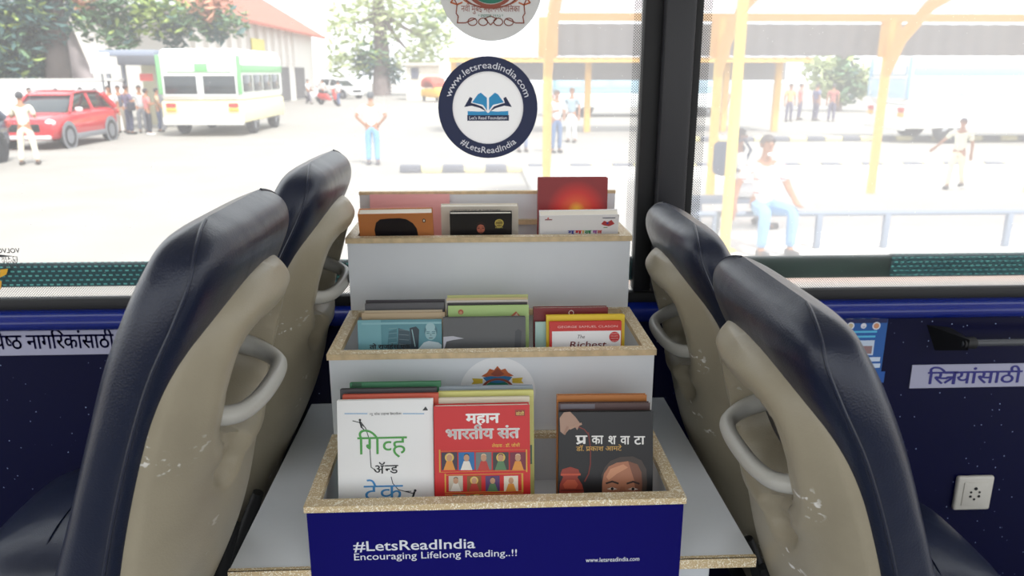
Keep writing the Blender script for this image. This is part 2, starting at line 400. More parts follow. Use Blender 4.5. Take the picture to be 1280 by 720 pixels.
f = MB(); f.bx(.485, .98, 1.750, 1.753, 1.676, 1.731, mat('dull_teal_reflection', (52, 70, 62), .35, noise=.35, nscale=25))  # dull strip coloured as a darker reflection in the right pane
f.bx(.98, .985, 1.749, 1.754, 1.676, 1.733, M_black)
tag(f.build('window_reflection'), 'dull brownish teal strip painted as a reflection low on the right window, behind the seat tops', 'window reflection')
f = MB(); f.add([onY(0, 337, 1.744), onY(10, 336, 1.744), onY(8, 343, 1.744), onY(0, 347, 1.744)], [(0, 1, 2, 3)], mat('yellow_vinyl', (240, 180, 30), .5))
f.add([onY(0, 350, 1.744), onY(2, 352, 1.744), onY(1, 362, 1.744), onY(0, 362, 1.744)], [(0, 1, 2, 3)], mat('yellow_vinyl', (240, 180, 30), .5))
tag(f.build('yellow_sticker'), 'small yellow sticker cut off at the lower left of the left window', 'sticker')
# glazing mark etched into the left glass, read from outside (mirrored)
g = MB(); q = onY(25, 316, 1.743); mk = mat('grey_glazing_mark', (60, 62, 66), .6)
letter(g, 'VOLVO', q, (-1, 0, 0), (0, 0, 1), mk, w=.05, bold=.02); 
poly2(g, q, (-1, 0, 0), (0, 0, 1), [(.012, -.008), (.05, -.010), (.05, -.003), (.03, -.006)], mk)
for dz, tx in ((-.017, 'E2 43R'), (-.026, 'Work'), (-.036, 'AS2 M1')): letter(g, tx, q+Vector((-.008, 0, dz)), (-1, 0, 0), (0, 0, 1), mk, w=.036)
tag(g.build('glazing_mark'), 'small mirrored maker mark etched low on the left window glass', 'glass marking')
# ------------------------------------------------------------------ outside ground
M_road = mat('pale_asphalt', (150, 146, 141), .9, noise=.06, nscale=.8, spec=.2)
M_pave = mat('pale_concrete', (214, 210, 204), .9, noise=.04, nscale=1.2, spec=.2)
struct(MB().bx(-90, 90, 2.6, 160, -.1, 0, M_road).build('ground'))
struct(MB().bx(-90, 90, -60, 2.6, -.1, -.001, M_road).build('ground_near'))
struct(MB().bx(1.0, 60, 7.9, 17.6, 0, .12, M_pave).build('platform'))
struct(MB().bx(1.0, 60, 7.75, 7.9, 0, .135, mat('pinkish_kerb', (205, 182, 172), .8)).build('platform_edge'))
# ------------------------------------------------------------------ people
def skin_mesh(V, R, E, root=0, lev=1):
    me = bpy.data.meshes.new('s'); me.from_pydata([Vector(v) for v in V], E, []); o = bpy.data.objects.new('s', me); C.objects.link(o)
    o.modifiers.new('k', 'SKIN').use_smooth_shade = True
    if not me.skin_vertices: 
        bpy.context.view_layer.objects.active = o
    for i, sv in enumerate(me.skin_vertices[0].data):
        r = R[i]; sv.radius = r if isinstance(r, tuple) else (r, r); sv.use_root = (i == root)
    sb = o.modifiers.new('b', 'SUBSURF'); sb.levels = lev; sb.render_levels = lev
    dg = bpy.context.evaluated_depsgraph_get(); m2 = bpy.data.meshes.new_from_object(o.evaluated_get(dg))
    r = [v.co.copy() for v in m2.vertices], [tuple(p.vertices) for p in m2.polygons]
    bpy.data.objects.remove(o); bpy.data.meshes.remove(me); bpy.data.meshes.remove(m2); return r
M_skin = mat('brown_skin', (168, 118, 88), .55); M_hair = mat('black_hair', (22, 20, 20), .5); M_eye = mat('dark_eye', (20, 16, 14), .4); M_lip = mat('lip', (140, 84, 72), .5)
def person(label, loc, yaw, H=1.7, seat=None, arms='down', legs='stand', shirt=(240, 240, 238), trous=(60, 66, 90), hair=(26, 24, 24), shoe=(40, 38, 38), sleeve='short', group=None, name='person', female=False, tilt=0):
    t = thing(name, label, 'person', loc, (0, 0, yaw), group)
    def S(v): return Vector(v)*H
    pz = .53 if seat is None else seat/H+.065
    dz = pz-.53
    P = lambda x, y, z: Vector((x, y+(tilt*(z-.53)), z+dz))
    sh = [P(-s*.108, .005, .80) for s in (1, -1)]
    el = []; wr = []
    for i, s in enumerate((-1, 1)):
        a = arms[i] if isinstance(arms, (tuple, list)) else arms
        b = sh[i]
        if a == 'down': e, w_ = (s*.03, .012, -.165), (s*.035, -.02, -.31)
        elif a == 'front': e, w_ = (s*.035, .0, -.165), (-s*.03, -.10, -.14)
        elif a == 'phone': e, w_ = (s*.04, -.03, -.16), (-s*.02, -.13, -.06)
        elif a == 'out': e, w_ = (s*.11, -.02, -.13), (s*.20, -.06, -.23)
        elif a == 'swing': e, w_ = (s*.03, .05, -.155), (s*.03, .06, -.30)
        elif a == 'swingf': e, w_ = (s*.03, -.03, -.16), (s*.02, -.12, -.27)
        elif a == 'knee': e, w_ = (s*.05, -.05, -.165), (s*.03, -.20, -.235)
        elif a == 'rail': e, w_ = (s*.075, .03, -.16), (s*.10, .0, -.30)
        elif a == 'hips': e, w_ = (s*.10, .05, -.13), (-s*.0, .0, -.24)
        el.append(b+Vector(e)); wr.append(b+Vector(w_))
    hip = [P(-s*.05, 0, .50) for s in (1, -1)]; kn = []; an = []
    for i, s in enumerate((-1, 1)):
        if seat is not None: kn.append(Vector((s*.10, -.245, pz-.02))); an.append(Vector((s*.105, -.235, .045)))
        elif legs == 'stand': kn.append(Vector((s*.058, -.008, .285))); an.append(Vector((s*.062, .012, .045)))
        elif legs == 'wide': kn.append(Vector((s*.078, -.008, .285))); an.append(Vector((s*.10, .012, .045)))
        else:
            f = -1 if i == 0 else 1
            kn.append(Vector((s*.05, f*.06-.03, .285))); an.append(Vector((s*.05, f*.13, .05 if f < 0 else .075)))
    # body: one continuous skinned surface
    V = [P(0, 0, .53), P(0, 0, .61), P(0, .005, .72), P(0, .01, .815), P(0, .0, .865), P(0, -.012, .895), P(0, -.004, .935), P(0, .004, .972)]
    R = [(.072, .055), (.066, .048), (.078, .052), (.045, .036), .031, .036, (.043, .05), .034]
    E = [(i, i+1) for i in range(7)]
    for i, s in enumerate((-1, 1)):
        k = len(V); d = (wr[i]-el[i]).normalized(); pal = wr[i]+d*.032
        V += [sh[i], el[i], wr[i], pal]; R += [.036, .025, .0165, .019]; E += [(2, k), (k, k+1), (k+1, k+2), (k+2, k+3)]
        side = d.cross(Vector((0, -1, .2))).normalized(); nrm = side.cross(d)*(-s)
        for j in range(4):                               # four fingers, unequal, bent at the knuckle
            o = (j-1.5)*.0105; L = (.042, .05, .047, .036)[j]; q = len(V)
            a = pal+side*o+d*.018; b = a+d*L*.5-nrm*.004; c = b+d*L*.42-nrm*.014
            V += [a, b, c]; R += [.0062, .0055, .0045]; E += [(k+3, q), (q, q+1), (q+1, q+2)]
        q = len(V); a = wr[i]+d*.014+side*.017*s; V += [a, a+d*.022+side*.014*s]; R += [.0065, .005]; E += [(k+2, q), (q, q+1)]
        k = len(V); V += [hip[i], kn[i], (kn[i]+an[i])*.5+Vector((0, .008, 0)), an[i], an[i]+Vector((s*.012, -.07, -.022))]
        R += [.048, .033, .031, .021, (.024, .014)]; E += [(0, k), (k, k+1), (k+1, k+2), (k+2, k+3), (k+3, k+4)]
    vs, fs = skin_mesh([S(v) for v in V], [tuple(a*H for a in r) if isinstance(r, tuple) else r*H for r in R], E)
    b = MB(); b.add(vs, fs, M_skin, True)
    hc = S(P(0, -.006, .935)); b.ball(hc+Vector((0, -.052*H, -.006*H)), (.008*H, .010*H, .012*H), M_skin)        # nose
    for s in (-1, 1): b.ball(hc+Vector((s*.045*H, .006*H, -.004*H)), (.006*H, .010*H, .016*H), M_skin)           # ears
    b.build('body', t, local=True)
    f = MB()
    for s in (-1, 1):
        f.ball(hc+Vector((s*.018*H, -.044*H, .006*H)), (.007*H, .005*H, .004*H), M_eye, u=8, v=6)
        f.box(hc+Vector((s*.018*H, -.047*H, .017*H)), (.02*H, .006*H, .004*H), M_hair)
    f.box(hc+Vector((0, -.047*H, -.026*H)), (.022*H, .006*H, .005*H), M_lip)
    f.build('face', t, local=True)
    # hair cap
    h = bmesh.new(); bmesh.ops.create_uvsphere(h, u_segments=18, v_segments=14, radius=1)
    kill = [fc for fc in h.faces if (lambda c: c.z < (.45 if c.y < -.35 else (.05 if c.y < .2 else (-.55 if not female else -1.2))))(fc.calc_center_median())]
    bmesh.ops.delete(h, geom=kill, context='FACES'); bmesh.ops.solidify(h, geom=h.faces[:], thickness=.08)
    hm = MB(); hm.bm(h, mat('hair_%d_%d_%d' % hair, hair, .6), True, Matrix.Translation(hc+Vector((0, .006*H, .006*H))) @ Matrix.Diagonal((.051*H, .059*H, .056*H, 1)))
    hm.build('hair', t, local=True)
    # shirt
    V = [P(0, 0, .50), P(0, 0, .61), P(0, .005, .72), P(0, .01, .80)]; R = [(.083, .066), (.078, .06), (.088, .063), (.056, .046)]; E = [(0, 1), (1, 2), (2, 3)]
    for i in range(2):
        k = len(V); V += [sh[i], sh[i].lerp(el[i], .8)]; R += [.046, .036]; E += [(2, k), (k, k+1)]
        if sleeve == 'long': V += [el[i], wr[i]]; R += [.033, .024]; E += [(k+1, k+2), (k+2, k+3)]
    vs, fs = skin_mesh([S(v) for v in V], [tuple(a*H for a in r) if isinstance(r, tuple) else r*H for r in R], E)
    MB().add(vs, fs, mat('shirt_%d_%d_%d' % shirt, shirt, .8), True).build('shirt', t, local=True)
    V = [P(0, 0, .565), P(0, 0, .52)]; R = [(.078, .06), (.08, .064)]; E = [(0, 1)]
    for i in range(2):
        k = len(V); V += [hip[i], hip[i].lerp(kn[i], .5), kn[i], kn[i].lerp(an[i], .5), an[i]+Vector((0, 0, .012))]; R += [.056, .053, .043, .04, .036]; E += [(1, k), (k, k+1), (k+1, k+2), (k+2, k+3), (k+3, k+4)]
    vs, fs = skin_mesh([S(v) for v in V], [tuple(a*H for a in r) if isinstance(r, tuple) else r*H for r in R], E)
    MB().add(vs, fs, mat('trousers_%d_%d_%d' % trous, trous, .8), True).build('trousers', t, local=True)
    for i in range(2):
        sb = MB(); c = S(an[i]); c.z = max(.028*H, c.z-.02*H)
        sb.box(c+Vector((0, -.03*H, -.002*H)), (.05*H, .15*H, .05*H), mat('shoe_%d_%d_%d' % shoe, shoe, .5), .018*H); sb.build('shoe', t, local=True)
    return t
# ------------------------------------------------------------------ outside: vehicles, trees, buildings
def G(px, py, z=0): return onZ(px, py, z)
M_tyre = mat('tyre_rubber', (36, 36, 40), .8); M_rim = mat('alloy_rim', (190, 192, 198), .35, metal=.6)
M_vglass = mat('dark_vehicle_glass', (40, 48, 54), .12, spec=.7); M_lamp = mat('clear_lamp', (225, 228, 232), .2); M_redlamp = mat('red_lamp', (190, 60, 50), .3)
def wheel(par, x, y, r=.34, w=.22, side=1):
    Mx = Matrix.Translation((x, y, r)) @ Matrix.Rotation(PI/2, 4, 'Y')
    m = MB(); m.lathe([(r*.62, -w/2), (r*.9, -w/2), (r, -w*.32), (r, w*.32), (r*.9, w/2), (r*.62, w/2), (r*.62, -w/2)], M_tyre, 28, Mx); t = m.build('wheel', par, local=True)
    k = MB(); k.lathe([(0, w*.42*side), (r*.2, w*.45*side), (r*.22, w*.3*side), (r*.64, w*.3*side), (r*.64, w*.36*side)], M_tyre, 28, Mx)
    for i in range(5):
        R = Mx @ Matrix.Rotation(2*PI*i/5, 4, 'Z'); k.box((r*.38, 0, w*.38*side), (r*.52, r*.14, .03), M_rim, .008, 1, R)
    k.build('rim', t, local=True)
def loft(mb, secs, mt, e=5, n=20):          # secs: (y, z0, z1, half width)
    vs = []; fs = []
    for (y, z0, z1, hw) in secs:
        for k in range(n):
            th = 2*PI*k/n; c, s = math.cos(th), math.sin(th)
            vs.append((hw*math.copysign(abs(c)**(2/e), c), y, (z0+z1)/2+(z1-z0)/2*math.copysign(abs(s)**(2/e), s)))
    for i in range(len(secs)-1):
        for k in range(n): fs.append((i*n+k, i*n+(k+1) % n, (i+1)*n+(k+1) % n, (i+1)*n+k))
    fs.append(tuple(range(n))); fs.append(tuple(len(vs)-1-k for k in range(n)))
    mb.add(vs, fs, mt, True)
def car(label, loc, yaw, paint, trim):
    t = thing('car', label, 'car', loc, (0, 0, yaw)); P = mat('paint_%d_%d_%d' % paint, paint, .25, coat=.6)
    b = MB(); loft(b, [(-2.13, .36, .72, .62), (-2.05, .28, .86, .8), (-1.6, .24, .96, .88), (-.95, .24, 1.03, .895), (0, .24, 1.05, .9), (1.2, .24, 1.08, .9), (1.85, .28, 1.08, .87), (2.1, .4, 1.0, .78)], P, 6)
    b.build('body', t, local=True)
    g = MB(); loft(g, [(-1.1, .95, 1.02, .74), (-.4, .95, 1.5, .68), (.2, .95, 1.57, .67), (1.2, .95, 1.55, .66), (1.7, .95, 1.38, .67), (2.02, .95, 1.05, .7)], M_vglass, 6); g.build('window', t, local=True)
    r = MB(); loft(r, [(-.48, 1.47, 1.5, .60), (-.3, 1.5, 1.57, .66), (.3, 1.53, 1.62, .67), (1.2, 1.52, 1.6, .66), (1.65, 1.4, 1.5, .62), (1.8, 1.36, 1.4, .55)], P, 4); 
    for s in (-1, 1):
        r.tube([(s*.83, -1.02, 1.0), (s*.66, -.38, 1.5)], .04, P, 8); r.tube([(s*.88, .3, 1.02), (s*.70, .3, 1.52)], .045, P, 8); r.tube([(s*.86, 1.85, 1.05), (s*.68, 1.45, 1.48)], .09, P, 8)
        r.tube([(s*.69, -.2, 1.62), (s*.69, 1.3, 1.6)], .02, M_rim, 8)
    r.build('roof', t, local=True)
    fr = MB(); fr.box((0, -2.1, .62), (1.0, .08, .24), mat('black_grille', (25, 26, 30), .4), .03); fr.build('grille', t, local=True)
    tr = MB(); tr.box((0, -2.08, .36), (1.5, .16, .12), mat('silver_skid', (205, 206, 208), .4), .04); tr.build('bumper', t, local=True)
    for s in (-1, 1): tr = MB(); tr.box((s*.89, .1, .32), (.06, 2.0, .16), mat(trim[0], trim[1], .7), .03); tr.build('sill_cladding', t, local=True)
    for s in (-1, 1):
        h = MB(); h.ball((s*.66, -1.95, .76), (.2, .14, .10), M_lamp); h.build('headlight', t, local=True)
        h = MB(); h.box((s*.96, -.72, 1.08), (.2, .12, .13), mat('mirror_shell_%d' % paint[0], (225, 215, 214), .4), .04); h.build('wing_mirror', t, local=True)
        h = MB(); h.ball((s*.82, 1.98, .9), (.1, .12, .1), M_redlamp); h.build('tail_light', t, local=True)
        for y in (-1.35, 1.32):
            a = MB(); a.lathe([(0, 0), (.42, 0), (.42, .02), (0, .02)], mat(trim[0], trim[1], .7), 24, Matrix.Translation((s*.905, y, .36)) @ Matrix.Rotation(PI/2, 4, 'Y')); a.build('wheel_arch', t, local=True)
            wheel(t, s*.82, y, .345, .22, s)
    return t
q = G(88, 185)
car('red compact hatchback car parked beside the white wall, its front towards the street', (q.x-.86, q.y+1.35, 0), 0, (196, 30, 44), ('grey_cladding', (120, 122, 128)))
q = G(0, 204)
car('dark blue grey car cut off by the left edge, its rear wheel in view', (q.x-.9, q.y-1.3, 0), 0, (58, 66, 86), ('dark_cladding', (40, 42, 48)))
def bus(label, loc, yaw, L, W, H, low, high, band, roof=(240, 240, 238), glass=None):
    t = thing('bus', label, 'bus', loc, (0, 0, yaw))
    cl, ch, cb = (mat('bus_%d_%d_%d' % c, c, .45) for c in (low, high, band))
    m = MB(); m.box((0, L/2, .45+(H*.42-.45)/2), (W, L, H*.42-.45), cl, .08); m.build('lower_body', t, local=True)
    m = MB(); m.box((0, L/2, H*.42+(H-.1-H*.42)/2), (W-.02, L-.02, H-.1-H*.42), ch, .14); m.build('upper_body', t, local=True)
    m = MB(); m.box((0, L/2, H-.1), (W-.12, L-.15, .3), mat('bus_roof_%d' % roof[0], roof, .5), .14); m.build('roof', t, local=True)
    m = MB(); m.box((0, -.02, .52), (W-.05, .16, .26), mat('bumper_white', (228, 228, 226), .5), .05); m.build('bumper', t, local=True)
    for s in (-1, 1):
        m = MB(); m.box((s*W*.235, -.012, H*.60), (W*.40, .05, H*.21), glass or M_vglass, .02); p_ = m.build('rear_window', t, local=True)
        m = MB()
        for a in (-1, 1):
            m.box((s*W*.235+a*W*.205, -.03, H*.60), (.05, .06, H*.24), mat('window_surround', (222, 224, 222), .5), .01)
            m.box((s*W*.235, -.03, H*.60+a*H*.115), (W*.43, .06, .05), mat('window_surround', (222, 224, 222), .5), .01)
        m.build('window_frame', p_, local=True)
        m = MB(); m.box((s*W*.38, -.03, H*.37), (.34, .06, .14), M_redlamp, .03); m.box((s*W*.38, -.03, H*.315), (.34, .06, .12), mat('amber_lamp', (226, 170, 60), .3), .03); m.build('tail_light', t, local=True)
        m = MB(); m.box((s*(W/2-.05), -.02, H*.72), (.14, .08, H*.45), cb, .03); m.build('corner_post', t, local=True)
        for k in range(int(L/1.3)):
            m = MB(); m.box((s*(W/2), .75+k*1.3, H*.62), (.04, 1.1, H*.2), glass or M_vglass, .015); m.build('side_window', t, local=True)
        m = MB(); m.box((s*W/2, L/2, H*.79), (.035, L-.2, H*.09), cb, .01); m.build('side_band', t, local=True)
        for y in (1.5, L-1.3): wheel(t, s*(W/2-.16), y, .48, .28, s)
    m = MB(); m.box((0, -.02, H*.80), (W*.78, .06, H*.10), cb, .02); b_ = m.build('top_band', t, local=True)
    m = MB(); m.box((-W*.22, -.05, H*.80), (W*.34, .04, H*.085), M_white, .01); m.box((W*.25, -.05, H*.80), (W*.28, .04, H*.085), M_white, .01); m.build('route_board', b_, local=True)
    return t
a = onY(205, 160, 27.6); b = onY(307, 160, 27.6)
bus('old city bus seen from behind, yellow below and green window band', ((a.x+b.x)/2, 27.6, 0), math.radians(0), 5.8, b.x-a.x, 2.86, (240, 230, 184), (234, 236, 228), (116, 180, 120))
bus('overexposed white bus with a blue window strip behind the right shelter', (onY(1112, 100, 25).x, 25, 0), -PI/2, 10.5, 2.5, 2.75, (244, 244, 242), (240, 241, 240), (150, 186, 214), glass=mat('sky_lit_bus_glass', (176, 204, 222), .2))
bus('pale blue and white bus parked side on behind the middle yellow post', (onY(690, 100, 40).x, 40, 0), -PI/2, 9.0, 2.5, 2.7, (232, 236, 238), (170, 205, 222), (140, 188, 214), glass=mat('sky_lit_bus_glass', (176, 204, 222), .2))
# low white wall and what stands along it
m = MB(); m.bx(-34, onY(158, 120, 31).x, 31, 31.25, 0, onY(60, 101, 31).z, mat('white_painted_wall', (232, 228, 226), .8)); m.bx(-34, onY(158, 120, 31).x, 30.97, 31.28, onY(60, 101, 31).z, onY(60, 101, 31).z+.08, mat('wall_cap', (205, 204, 200), .8))
tag(m.build('boundary_wall'), 'low white boundary wall behind the red car', 'wall')
m = MB(); a = onY(114, 92, 29.5); b = onY(136, 66, 29.5); m.bx(a.x, b.x, 29.45, 29.5, a.z, b.z, M_white, .02); pn = thing('notice_board', 'blank white notice board on a post above the white wall', 'sign', ((a.x+b.x)/2, 29.5, 0))
m.build('panel', pn); m = MB(); m.tube([((a.x+b.x)/2, 29.53, 0), ((a.x+b.x)/2, 29.53, b.z)], .04, M_metal); m.build('post', pn)
# bus stop kiosk left of the bus
Y = 31.5; sx0, sx1 = onY(138, 80, Y).x, onY(206, 80, Y).x; zt = onY(170, 63, Y).z
t = thing('bus_stop_shelter', 'bus stop shelter with a flat grey roof left of the yellow bus', 'shelter', ((sx0+sx1)/2, Y, 0))
m = MB(); m.bx(sx0, sx1, Y-.9, Y+1.4, zt-.22, zt, mat('grey_blue_roof', (142, 150, 168), .6), .03); m.build('roof', t)
m = MB(); m.bx(onY(160, 80, Y).x, sx1, Y-.93, Y-.8, zt-.55, zt-.2, mat('dark_fascia', (92, 94, 102), .6), .02); m.build('fascia', t)
for px in (143, 162, 204):
    m = MB(); x = onY(px, 100, Y).x; m.bx(x-.07, x+.07, Y-.5, Y-.36, 0, zt-.2, mat('grey_post', (130, 132, 140), .6), .02); m.build('post', t)
m = MB(); m.bx(onY(163, 80, Y).x, onY(203, 80, Y).x, Y+.9, Y+1.0, .1, zt-.3, mat('cream_panel', (222, 216, 186), .7), .02); m.build('back_panel', t)
m = MB(); m.bx(onY(182, 90, Y).x, onY(198, 90, Y).x, Y-.62, Y-.55, onY(190, 101, Y).z, onY(190, 92, Y).z, mat('faded_red_sign', (214, 96, 92), .6), .01); m.build('sign_plate', t)
# trees
LEAF = [mat('leaf_deep', (66, 98, 96), .7), mat('leaf_mid', (104, 136, 100), .7), mat('leaf_light', (160, 180, 96), .7), mat('leaf_pale', (188, 200, 150), .7), mat('leaf_orange', (212, 156, 128), .7)]
M_bark = mat('grey_bark', (120, 108, 106), .9, noise=.2, nscale=3); M_barkd = mat('dark_bark', (74, 66, 64), .9, noise=.2, nscale=3)
def tree(label, trunkpts, rad, clumps, Y, bark, size=.24, group=None):
    t = thing('tree', label, 'tree', (trunkpts[0][0], Y, 0), group=group)
    m = MB(); m.tube([Vector((x, Y+dy, z)) for x, dy, z in trunkpts], rad, bark, 10)
    for (px, py, rp, n, li) in clumps[:5]:
        c = onY(px, py, Y); k = Vector(trunkpts[-1]); k = Vector((k.x, Y+k.y, k.z*.85)); m.tube([k, (k+c)/2+Vector((0, 0, -.3)), c], [rad[-1]*.6, rad[-1]*.4, .03], bark, 6)
    m.build('trunk', t)
    L = MB(); rn = random.Random(int(Y*10)+len(clumps))
    for (px, py, rp, n, li) in clumps:
        c = onY(px, py, Y); r = rp*Y/F
        for _ in range(int(n*1.9)):
            d = Vector((rn.gauss(0, 1), rn.gauss(0, 1), rn.gauss(0, .8))); d = d.normalized()*r*rn.random()**.45
            d.y *= 1.1; p = c+d; a = Vector((rn.uniform(-1, 1), rn.uniform(-1, 1), rn.uniform(-.6, .3))).normalized(); b = a.cross(Vector((rn.uniform(-1, 1), rn.uniform(-1, 1), 1))).normalized()
            s = size*rn.uniform(.6, 1.3); a = a*s; b = b*s*.45; w_ = a.cross(b).normalized()*s*.12
            mt = LEAF[li if rn.random() < .7 else rn.choice((0, 1, 2)) if li < 3 else li]
            L.add([p-a, p-a*.2+b+w_, p+a, p-a*.2-b+w_], [(0, 1, 2, 3)], mt)
    L.build('foliage', t); return t
x = onY(72, 95, 33).x
tree('large shade tree with dark bluish foliage behind the white wall, far left', [(x, 0, 0), (x+.05, 0, 2), (x+.15, 0, 3.6), (x+.5, 0, 7.5)], [.62, .5, .42, .3], [(10, 20, 40, 330, 0), (30, 60, 36, 300, 0), (5, 80, 34, 280, 0), (55, 15, 34, 260, 0), (40, 85, 22, 160, 0), (-30, 40, 50, 300, 0), (60, 45, 20, 120, 0)], 33, M_barkd)
x = onY(98, 95, 36).x
tree('tree with a pale leaning trunk right of the dark shade tree', [(x+.5, 0, 0), (x+.1, 0, 2), (x-.4, 0, 4.1), (x-.9, 0, 7)], [.6, .5, .38, .22], [(120, 20, 32, 170, 1), (160, 8, 34, 180, 1), (200, 15, 34, 180, 2), (240, 22, 26, 140, 1), (150, 45, 24, 110, 1), (262, 8, 26, 120, 4), (215, 40, 20, 90, 0), (290, 26, 20, 80, 1), (105, 5, 20, 80, 4), (270, 38, 14, 70, 0)], 36, mat('lilac_grey_bark', (176, 164, 166), .9, noise=.1, nscale=3))
x = onY(476, 95, 76).x
tree('tall pale green tree at the far end of the street', [(x, 0, 0), (x+.2, 0, 4), (x, 0, 9)], [.9, .7, .5], [(440, 30, 36, 150, 3), (500, 20, 40, 170, 3), (540, 50, 30, 120, 3), (470, 70, 26, 110, 1), (520, 75, 26, 100, 3), (430, 75, 24, 90, 3), (545, 15, 30, 110, 2), (480, -5, 40, 140, 3), (455, 82, 16, 70, 0), (490, 88, 16, 70, 0)], 76, M_bark, .45)
x = onY(1050, 95, 44).x
tree('green tree beyond the bus station between the yellow posts', [(x, 0, 0), (x, 0, 2.2), (x+.2, 0, 4)], [.3, .25, .15], [(1025, 85, 22, 130, 3), (1050, 90, 24, 150, 1), (1080, 100, 24, 140, 3), (1060, 112, 20, 110, 1), (1035, 106, 18, 90, 3)], 44, M_bark, .28)
# building along the left of the street
t = thing('street_building', 'long white building with a pink tiled roof running behind the yellow bus', 'building', (-18, 60, 0))
Wb = mat('white_plaster', (228, 224, 218), .8); Mt = mat('pink_roof_tiles', (172, 100, 82), .8, noise=.12, nscale=1.2)
m = MB(); m.bx(-26, -14.2, 40, 71, 0, 5.2, Wb); m.build('wall', t)
m = MB(); m.add([(-13.2, 38, 4.9), (-13.2, 72, 4.9), (-20, 72, 8.9), (-20, 38, 8.9), (-13.2, 38, 5.1), (-13.2, 72, 5.1), (-20, 72, 9.2), (-20, 38, 9.2)], [(0, 1, 2, 3), (7, 6, 5, 4), (0, 4, 5, 1), (0, 3, 7, 4), (1, 5, 6, 2)], Mt); m.build('roof', t)
for k in range(12):
    m = MB(); y = 41+k*2.0; m.bx(-14.2, -13.95, y, y+.5, 2.6, 5.1, Wb); m.build('fin', t)
for k in range(5):
    m = MB(); y = 42+k*5.4; m.bx(-14.25, -14.12, y, y+3.2, .1, 2.5, mat('dark_shopfront', (92, 88, 92), .5)); m.build('shopfront', t)
for px, lab in ((365, 'yellow signboard'), ):
    m = MB(); m.bx(-14.0, -13.9, 51, 54, 3.0, 4.2, mat('yellow_board', (228, 214, 120), .6)); o = m.build('signboard', t); o['label'] = lab
t = thing('kiosk', 'small cream kiosk with a dark hatch beyond the street, left of the round stickers', 'kiosk', onY(526, 110, 63)*1.0)
t.location.z = 0; a = onY(508, 108, 63); b = onY(548, 82, 63)
m = MB(); m.bx(a.x, b.x, 63, 66, 0, b.z, mat('cream_kiosk', (226, 222, 206), .8)); m.build('wall', t)
m = MB(); m.bx(a.x-.3, b.x+.3, 62.6, 66.4, b.z, b.z+.22, mat('kiosk_roof', (190, 186, 178), .8)); m.build('roof', t)
m = MB(); c0, c1 = onY(514, 98, 62.9), onY(523, 85, 62.9); m.bx(c0.x, c1.x, 62.9, 63.05, c0.z, c1.z, mat('hatch', (84, 88, 104), .5)); m.build('hatch', t)
# auto rickshaw
q = G(544, 127); t = thing('auto_rickshaw', 'yellow and red auto rickshaw far down the street beside the kiosk', 'rickshaw', (q.x, q.y, 0), (0, 0, .5))
m = MB(); loft(m, [(-1.2, .4, .8, .3), (-.9, .3, 1.05, .5), (0, .3, 1.0, .62), (1.2, .3, .95, .62)], mat('rick_yellow', (224, 178, 70), .5), 5); m.build('body', t, local=True)
m = MB(); loft(m, [(-.75, 1.0, 1.35, .5), (-.45, 1.3, 1.75, .6), (.5, 1.4, 1.82, .62), (1.2, 1.0, 1.6, .6)], mat('rick_hood', (190, 84, 66), .7), 5)
for s in (-1, 1): m.tube([(s*.5, -.8, .95), (s*.52, -.55, 1.4)], .03, M_black, 6); m.tube([(s*.58, .3, .95), (s*.58, .3, 1.5)], .03, M_black, 6)
m.build('hood', t, local=True)
wheel(t, 0, -1.0, .22, .1, 1); wheel(t, .55, .8, .22, .1, 1); wheel(t, -.55, .8, .22, .1, -1)
# far hatchbacks at the end of the street
car('white car far down the street under the pale green tree', (G(440, 120).x, 68, 0), .9, (226, 226, 226), ('grey_cladding', (120, 122, 128)))
# motor scooters in the far crowd
def scooter(label, px, py, yaw, colr, group=None):
    q = G(px, py); t = thing('scooter', label, 'scooter', (q.x, q.y, 0), (0, 0, yaw), group); P = mat('scoot_%d' % colr[0], colr, .4)
    m = MB(); loft(m, [(-.1, .28, .40, .16), (.2, .3, .75, .17), (.7, .35, .8, .16), (.95, .5, .72, .08)], P, 4); m.tube([(0, -.55, .35), (0, -.42, .7), (0, -.32, 1.05)], [.12, .14, .06], P, 8); m.build('body', t, local=True)
    m = MB(); m.ball((0, .45, .83), (.15, .42, .07), M_black); m.build('seat', t, local=True)
    m = MB(); m.tube([(-.32, -.25, 1.05), (0, -.34, 1.02), (.32, -.25, 1.05)], .02, M_black, 6); m.build('handlebar', t, local=True)
    wheel(t, 0, -.6, .25, .1, 1); wheel(t, 0, .7, .25, .1, 1)
scooter('red scooter parked in the far crowd right of the yellow bus', 412, 131, 1.1, (190, 60, 56))
scooter('white scooter parked in the far crowd, nearer the building', 392, 127, .8, (222, 222, 224))
# ------------------------------------------------------------------ bus station on the right
M_yel = mat('yellow_painted_steel', (244, 208, 104), .5); M_yel2 = mat('orange_yellow_steel', (234, 184, 96), .5)
YS = 13.1
zb = onY(1000, 22, YS).z; xs0 = onY(684, 20, YS).x; xs1 = xs0+2.83*9
t = thing('bus_station_shelter', 'big yellow bus station shelter with a corrugated roof over the right platform', 'shelter', ((xs0+xs1)/2, YS, .12))
for k in range(8):
    x = onY(684, 150, YS).x+k*2.83
    m = MB(); m.tube([(x, YS, .12), (x, YS, zb)], .075, M_yel, 12); m.build('post', t)
    m = MB(); m.bx(x-.16, x+.16, YS-.05, YS+.05, zb-.62, zb, M_yel2, .02); pts = [(x, YS-.02, zb-.9), (x, YS-.35, zb-.35), (x, YS-1.1, zb+.12), (x, YS-5.6, zb+1.15)]; m.tube(pts, [.07, .1, .09, .07], M_yel2, 8); m.build('roof_arm', t)
m = MB(); m.bx(xs0, xs1, YS-.06, YS+.06, zb-.06, zb+.06, M_yel2); m.build('beam', t)
